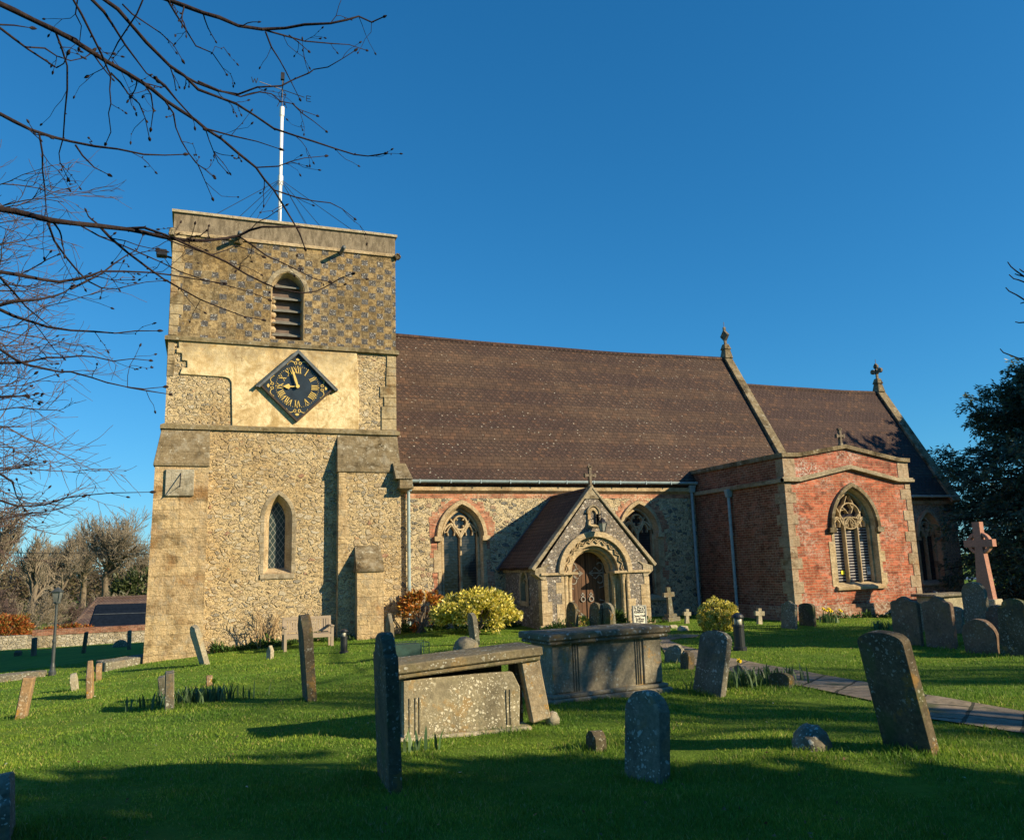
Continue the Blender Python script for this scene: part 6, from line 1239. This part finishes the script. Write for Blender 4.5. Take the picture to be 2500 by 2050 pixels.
# ---------------------------------------------------------------- overhanging bare tree
Z8=lambda x,y:(x/1.736,y/1.736)
B=[ # width at the start in photo pixels, depth in metres, points
(11,5.6,[(-20,8),(60,45),(140,85),(235,130),(300,165),(380,215),(450,260),(520,300),(580,335),(640,375),(700,425),(760,465),(830,510),(870,545),(940,590),(1010,650),(1085,710),(1120,760),(1160,805),(1200,870),(1245,945),(1270,990),(1290,1045)]),
(4,5.7,[(870,545),(980,575),(1090,600),(1180,630)]),(3,5.9,[(1085,710),(1180,705),(1230,685),(1290,670),(1375,662)]),(3.4,5.8,[(1160,805),(1250,835),(1330,852),(1400,860),(1450,885),(1500,925)]),
(5,5.2,[(305,-10),(345,60),(390,150),(430,230),(455,290),(470,320),(465,380),(470,440),(460,480),(470,560),(450,605)]),
(7,5.9,[(380,-10),(440,50),(480,110),(530,190),(590,270),(620,310),(660,340)]),(7,4.2,[(655,330),(700,365),(745,420),(800,480),(860,540)]),
(8,6.0,[(430,-10),(500,40),(560,110),(620,180),(680,240),(720,280),(780,320),(840,380),(920,410),(1000,440),(1080,490),(1160,545),(1250,575),(1330,600),(1420,630),(1500,655),(1560,662),(1625,652)]),
(4,6.1,[(840,345),(930,385),(1020,410),(1100,390),(1150,398),(1190,430),(1240,440),(1270,465),(1340,490)]),(3,6.1,[(1240,440),(1280,480),(1330,515),(1380,555)]),
(5,6.3,[(740,300),(830,350),(920,385),(1010,400),(1090,370),(1190,365),(1250,335),(1310,310),(1330,295),(1390,285),(1450,250),(1500,218)]),
(9,6.5,[(690,-8),(780,25),(860,55),(930,75),(1010,110),(1110,125),(1210,120),(1290,105),(1400,100),(1470,85),(1520,70),(1575,95),(1620,75)]),
(4,6.5,[(1110,125),(1200,150),(1290,175),(1400,185),(1480,190),(1550,213)]),(3,6.5,[(1225,150),(1265,180),(1305,215)]),(4,6.5,[(1125,135),(1150,200),(1185,255),(1210,300),(1235,350),(1268,415)]),
(4.5,6.2,[(715,10),(745,60),(790,130),(830,195),(900,225),(945,290),(960,315)]),(4.5,5.7,[(235,135),(260,200),(285,280),(285,380),(275,480),(268,585),(250,650),(255,690),(285,750)]),
(7.5,5.3,[(-15,475),(60,515),(130,550),(220,580),(300,600),(400,620),(500,632),(610,655),(700,658),(775,655)]),(4,5.3,[(165,560),(180,650),(180,720),(190,800),(195,880),(205,940)]),(5,5.5,[(205,950),(230,1020),(280,1090),(330,1150),(370,1190),(430,1220),(490,1225),(550,1210),(620,1195),(690,1190)]),
(4.5,5.3,[(320,615),(350,660),(400,710),(455,738)]),
(13,5.0,[(-20,883),(60,895),(140,915),(220,935),(300,945),(420,958),(540,972),(610,985),(690,1005),(780,1018),(870,1020),(960,1010),(1010,1000),(1060,975),(1110,962),(1200,962),(1255,962)]),
(6,5.1,[(540,968),(610,965),(700,995),(800,1040),(880,1075),(960,1110),(1040,1160),(1120,1200),(1180,1225),(1280,1242),(1340,1235),(1400,1205),(1450,1175),(1490,1162)]),
(4,5.1,[(1010,1000),(1070,1040),(1130,1085),(1200,1115),(1260,1145),(1330,1180),(1390,1193)]),(6,5.2,[(420,958),(470,1010),(540,1070),(620,1130),(690,1180),(760,1220),(850,1270),(950,1310),(1030,1340),(1110,1355)]),
(3.4,5.3,[(330,950),(420,1000),(520,1040),(600,1075),(680,1110),(760,1150),(860,1185),(980,1215),(1080,1245),(1135,1268)]),(3.4,5.2,[(640,975),(720,1020),(830,1060),(900,1080),(960,1060),(1000,1040),(1060,1060),(1110,1085)]),
(8,5.4,[(-15,1150),(80,1165),(180,1185),(250,1195),(310,1185),(380,1170),(430,1150),(520,1150),(640,1155),(720,1165),(840,1185),(940,1200)]),(5,5.4,[(300,1225),(370,1190),(430,1160),(480,1120),(540,1080),(580,1060),(605,1000)]),
(7.5,5.2,[(-15,1295),(60,1278),(160,1270),(230,1255),(270,1240),(300,1220)]),(7,5.6,[(-15,1305),(60,1340),(140,1365),(200,1385),(300,1400),(400,1405),(490,1412),(580,1402),(665,1402)]),
(5,5.6,[(0,1175),(60,1240),(110,1300),(170,1350),(210,1380)]),(6,5.2,[(-15,1470),(60,1520),(110,1545),(180,1560),(250,1575),(300,1575),(390,1600),(450,1620),(540,1640),(610,1648),(690,1640)]),(4,5.2,[(540,1640),(620,1655),(715,1670)]),
(6,5.8,[(-15,1538),(80,1538),(130,1530),(200,1515),(270,1515),(340,1508),(400,1512),(480,1530),(560,1520),(630,1527)]),(7,3.9,[(-15,1683),(50,1680),(110,1677)]),
(3.5,5.5,[(-10,105),(60,108),(125,118)]),(5,5.4,[(-10,112),(60,165),(120,210),(190,255),(240,288),(270,270),(285,235)]),(3.5,5.4,[(110,200),(190,205),(240,238),(300,258),(360,245),(390,220)]),
(4,5.7,[(470,310),(510,350),(545,400),(590,440),(615,500),(632,580)]),(4,5.6,[(700,430),(735,480),(745,540),(770,600),(800,650),(830,690),(870,720),(905,750)]),(3,5.6,[(800,650),(840,700),(870,770),(898,835)]),(4,5.6,[(600,340),(640,400),(650,470),(640,540)]),
(3.6,6.2,[(520,20),(560,60),(620,100),(680,140),(735,190),(770,250)]),(3.6,5.9,[(610,-10),(580,60),(540,120),(500,180),(470,240),(440,290),(380,320)]),(3,6,[(330,-10),(320,60),(345,110),(335,200)])]
def full(P): return [(x/1.736,y/1.736) for x,y in P]
BR=[(w,d,full(P)) for w,d,P in B]
BR+=[(4.5,5.5,[(-10,1218),(45,1236),(110,1232),(160,1215),(215,1208),(270,1203),(365,1201)]),(4.5,5.2,[(-8,1152),(30,1175),(40,1210),(60,1243)]),(4,5.3,[(-8,1150),(40,1142),(75,1135),(106,1128)]),(6,4.1,[(-10,970),(30,966),(66,968)]),(3,5.5,[(-10,1270),(60,1255),(130,1246),(170,1232),(200,1214)])]
tp=np.array([-5.2,3.6,float(gz(-5.2,3.6))]); rn=np.random.default_rng(19); BRN=[]; BUD=[]
def tw(P,w0,w1,D,dd): # wobbling depth along the twig
    n=len(P); out=[]
    for i,(x,y) in enumerate(P): out.append(atD(x,y,D+dd*i/n+.07*math.sin(i*1.1+D*9)))
    return out
def bud(p,d,s): BUD.append(([p,p+d*s*.35,p+d*s*.7,p+d*s],[s*.08,s*.26,s*.2,s*.02]))
def sprig(p,d,L,r,lev):
    n=4; pts=[p]; 
    for i in range(n):
        d=unit(d+rn.normal(0,.22,3)); pts.append(pts[-1]+d*L/n)
        if rn.random()<.3 and i>0: s=unit(d+rn.normal(0,.8,3)); bud(pts[-1],s,.015)
    BRN.append((pts,[r*(1-.4*i/n) for i in range(n+1)])); bud(pts[-1],d,.026)
    if lev>0:
        for _ in range(rn.integers(1,3)): i=rn.integers(1,n); sprig(pts[i],unit(d+rn.normal(0,.7,3)),L*.55,r*.75,lev-1)
for k,(w,D,P) in enumerate(BR):
    pts=tw(P,w,0,D,rn.uniform(-.1,.9)); n=len(pts); r0=w/2*D/F*.95; r1=max(r0*.3,.0022); rad=[r0+(r1-r0)*(i/(n-1)) for i in range(n)]; rad=[q*(1.12 if i%2 else 1.) for i,q in enumerate(rad)]
    BRN.append((pts,rad)); bud(pts[-1],unit(pts[-1]-pts[-2]),.04)
    for i in range(1,n-1):
        d=unit(pts[i+1]-pts[i])
        if rn.random()<.5: sprig(pts[i],unit(d+rn.normal(0,.6,3)),rn.uniform(.07,.3),max(.0021,rad[i]*.4),1 if rn.random()<.5 else 0)
        if rn.random()<.3: bud(pts[i],unit(d+rn.normal(0,.8,3)),.018)
    if P[0][0]<=0 or P[0][1]<=2:   # run the limb back out of view to the trunk
        s=pts[0]; e=tp+np.array([.05,.05,2.2+2.6*(1-P[0][1]/1300)]); mid=(s*.5+e*.5)+np.array([-.1,-.1,.45]); BRN.append(([s,s*.7+mid*.3+np.array([0,0,.02]),mid,mid*.4+e*.6,e],[r0,r0*1.25,r0*1.7,r0*2.3,r0*3.]))
OT=thing('overhanging_tree','dark bare budding branches reaching across the sky from the left','tree',tuple(tp))
V,Fa=tubes([([tp+np.array([.06*math.sin(i*1.3),.05*math.cos(i),.8*i-.1]) for i in range(11)],[.21*(1-.075*i) for i in range(11)])],10); mesh_np('trunk',V,Fa,M_bark,OT,smooth=True)
V,Fa=tubes(BRN,6); mesh_np('branches',V,Fa,M_barkd,OT,smooth=True); V,Fa=tubes(BUD,5); setp(mesh_np('buds',V,Fa,M_barkd,OT,smooth=True),kind='stuff')
# finer twiggy trees at the left and right edges of the view
def spraytree(label,tb,h,targets,seed,group,tw_=M_twigr,r=.0023):
    rn=np.random.default_rng(seed); o=thing('twiggy_tree',label,'tree',tb,group); out={}; tb=np.array(tb)
    V,Fa=tubes([([tb+np.array([.05*math.sin(i),.05*math.cos(i*2),h*i/10]) for i in range(11)],[.14*(1-.085*i) for i in range(11)])],8); mesh_np('trunk',V,Fa,M_bark,o,smooth=True); br=[]
    for T in targets:
        T=np.array(T); s=tb+np.array([0,0,min(h*.95,max(h*.25,(T[2]-tb[2])*.8))]); m=(s+T)/2+np.array([0,0,.25]); br.append(([s,s*.6+m*.4+np.array([0,0,.12]),m,m*.4+T*.6,T],[.03,.024,.017,.011,.005])); d=unit(T-m)
        for f in (.35,.5,.65,.8,.92): grow(rn,m*(1-f)+T*f,unit(d+rn.normal(0,.5,3)),rn.uniform(.5,1.15),.008,0,2,(4,3),out,.6,.01,.6,.12,.15)
    br+=sum(out.values(),[]); br=[(P,[max(q,r) for q in R_]) for P,R_ in br]
    V,Fa=tubes(br,4); mesh_np('crown',V,Fa,tw_,o)
rn=np.random.default_rng(4); tg=[]
for py in np.linspace(440,1340,19): tg.append(atD(rn.uniform(-90,40)+80*math.exp(-((py-980)/190)**2)+0,py,rn.uniform(10.,13.)))
spraytree('fine reddish twigs of a second bare tree along the left edge',(-5.4,12.,float(gz(-5.4,12.))),9.,tg,9,'twiggy bare trees at the edges of the view')
zr2=lambda x,y:(2150+x/4.34,600+y/4.34); o=thing('twiggy_tree','few bare twigs entering from the right edge against the sky','tree',(15.5,9.,float(gz(15.5,9.))),'twiggy bare trees at the edges of the view')
tb=np.array([15.5,9.,float(gz(15.5,9.))]); br=[]
for P in ([(1345,170),(1380,220),(1440,270),(1519,325),(1640,420)],[(1360,305),(1410,350),(1460,362),(1519,385),(1640,440)],[(1420,298),(1460,312),(1519,326)],[(1470,245),(1500,270),(1560,300)],[(1325,440),(1360,480),(1440,520),(1519,570),(1640,660)],[(1480,612),(1519,600),(1600,605)],[(1425,806),(1465,816),(1519,812),(1640,830)],[(1265,1090),(1300,1130),(1390,1165),(1519,1215),(1640,1270)],[(1460,1190),(1519,1192),(1600,1200)]):
    pts=[atD(*zr2(*q),11.5) for q in P]; n=len(pts); br.append((pts,[.006+.006*i/n for i in range(n)]))
    if n>4: s=pts[-1]; e=tb+np.array([0,0,3.+.4*len(br)]); br.append(([s,(s+e)/2+np.array([0,0,.2]),e],[.012,.03,.05]))
V,Fa=tubes(br,5); mesh_np('branches',V,Fa,M_barkd,o); V,Fa=tubes([([tb+np.array([.04*math.sin(i),0,.8*i-.1]) for i in range(11)],[.15*(1-.075*i) for i in range(11)])],8); mesh_np('trunk',V,Fa,M_bark,o,smooth=True)
# ---------------------------------------------------------------- light, sky, camera
SAZ,SEL=R(180-47),R(24)   # azimuth clockwise from north, elevation
w=bpy.data.worlds.new('World'); SC.world=w; w.use_nodes=True; t=w.node_tree; bg=t.nodes['Background']
sky=t.nodes.new('ShaderNodeTexSky'); sky.sky_type='NISHITA'; sky.sun_disc=False; sky.sun_elevation=SEL; sky.sun_rotation=SAZ; sky.air_density=1.; sky.dust_density=.0; sky.ozone_density=3.
sr=t.nodes.new('ShaderNodeSeparateColor'); cc=t.nodes.new('ShaderNodeCombineColor'); t.links.new(sky.outputs[0],sr.inputs[0])
for i,(e,k) in enumerate(((1.25,.0167),(.85,.0744),(.78,.12))):   # a deep clear-sky response, a little flatter towards the horizon
    p=t.nodes.new('ShaderNodeMath'); p.operation='POWER'; p.inputs[1].default_value=e; q=t.nodes.new('ShaderNodeMath'); q.operation='MULTIPLY'; q.inputs[1].default_value=k*10
    t.links.new(sr.outputs[i],p.inputs[0]); t.links.new(p.outputs[0],q.inputs[0]); t.links.new(q.outputs[0],cc.inputs[i])
t.links.new(cc.outputs[0],bg.inputs[0]); bg.inputs[1].default_value=.1
sl=bpy.data.lights.new('sun','SUN'); sl.energy=5.; sl.angle=R(.55); sl.color=(1.,.82,.52)
so=bpy.data.objects.new('sun',sl); COL.objects.link(so); so.rotation_euler=Vector((-math.sin(SAZ)*math.cos(SEL),-math.cos(SAZ)*math.cos(SEL),-math.sin(SEL))).to_track_quat('-Z','Y').to_euler()
cd=bpy.data.cameras.new('camera'); cam=bpy.data.objects.new('camera',cd); COL.objects.link(cam); SC.camera=cam
cd.sensor_fit='HORIZONTAL'; cd.sensor_width=36; cd.lens=36*F/2500; cd.clip_start=.05; cd.clip_end=4000
rt,dn,fw=MM; cam.matrix_world=Matrix(((rt[0],-dn[0],-fw[0],0),(rt[1],-dn[1],-fw[1],0),(rt[2],-dn[2],-fw[2],0),(0,0,0,1)))
vs=SC.view_settings; vs.view_transform='Standard'; vs.look='None'; vs.exposure=.75; vs.gamma=1.; vs.use_curve_mapping=False
SC.cycles.max_bounces=6; SC.cycles.diffuse_bounces=3; SC.cycles.glossy_bounces=2; SC.cycles.transmission_bounces=4; SC.cycles.use_denoising=True
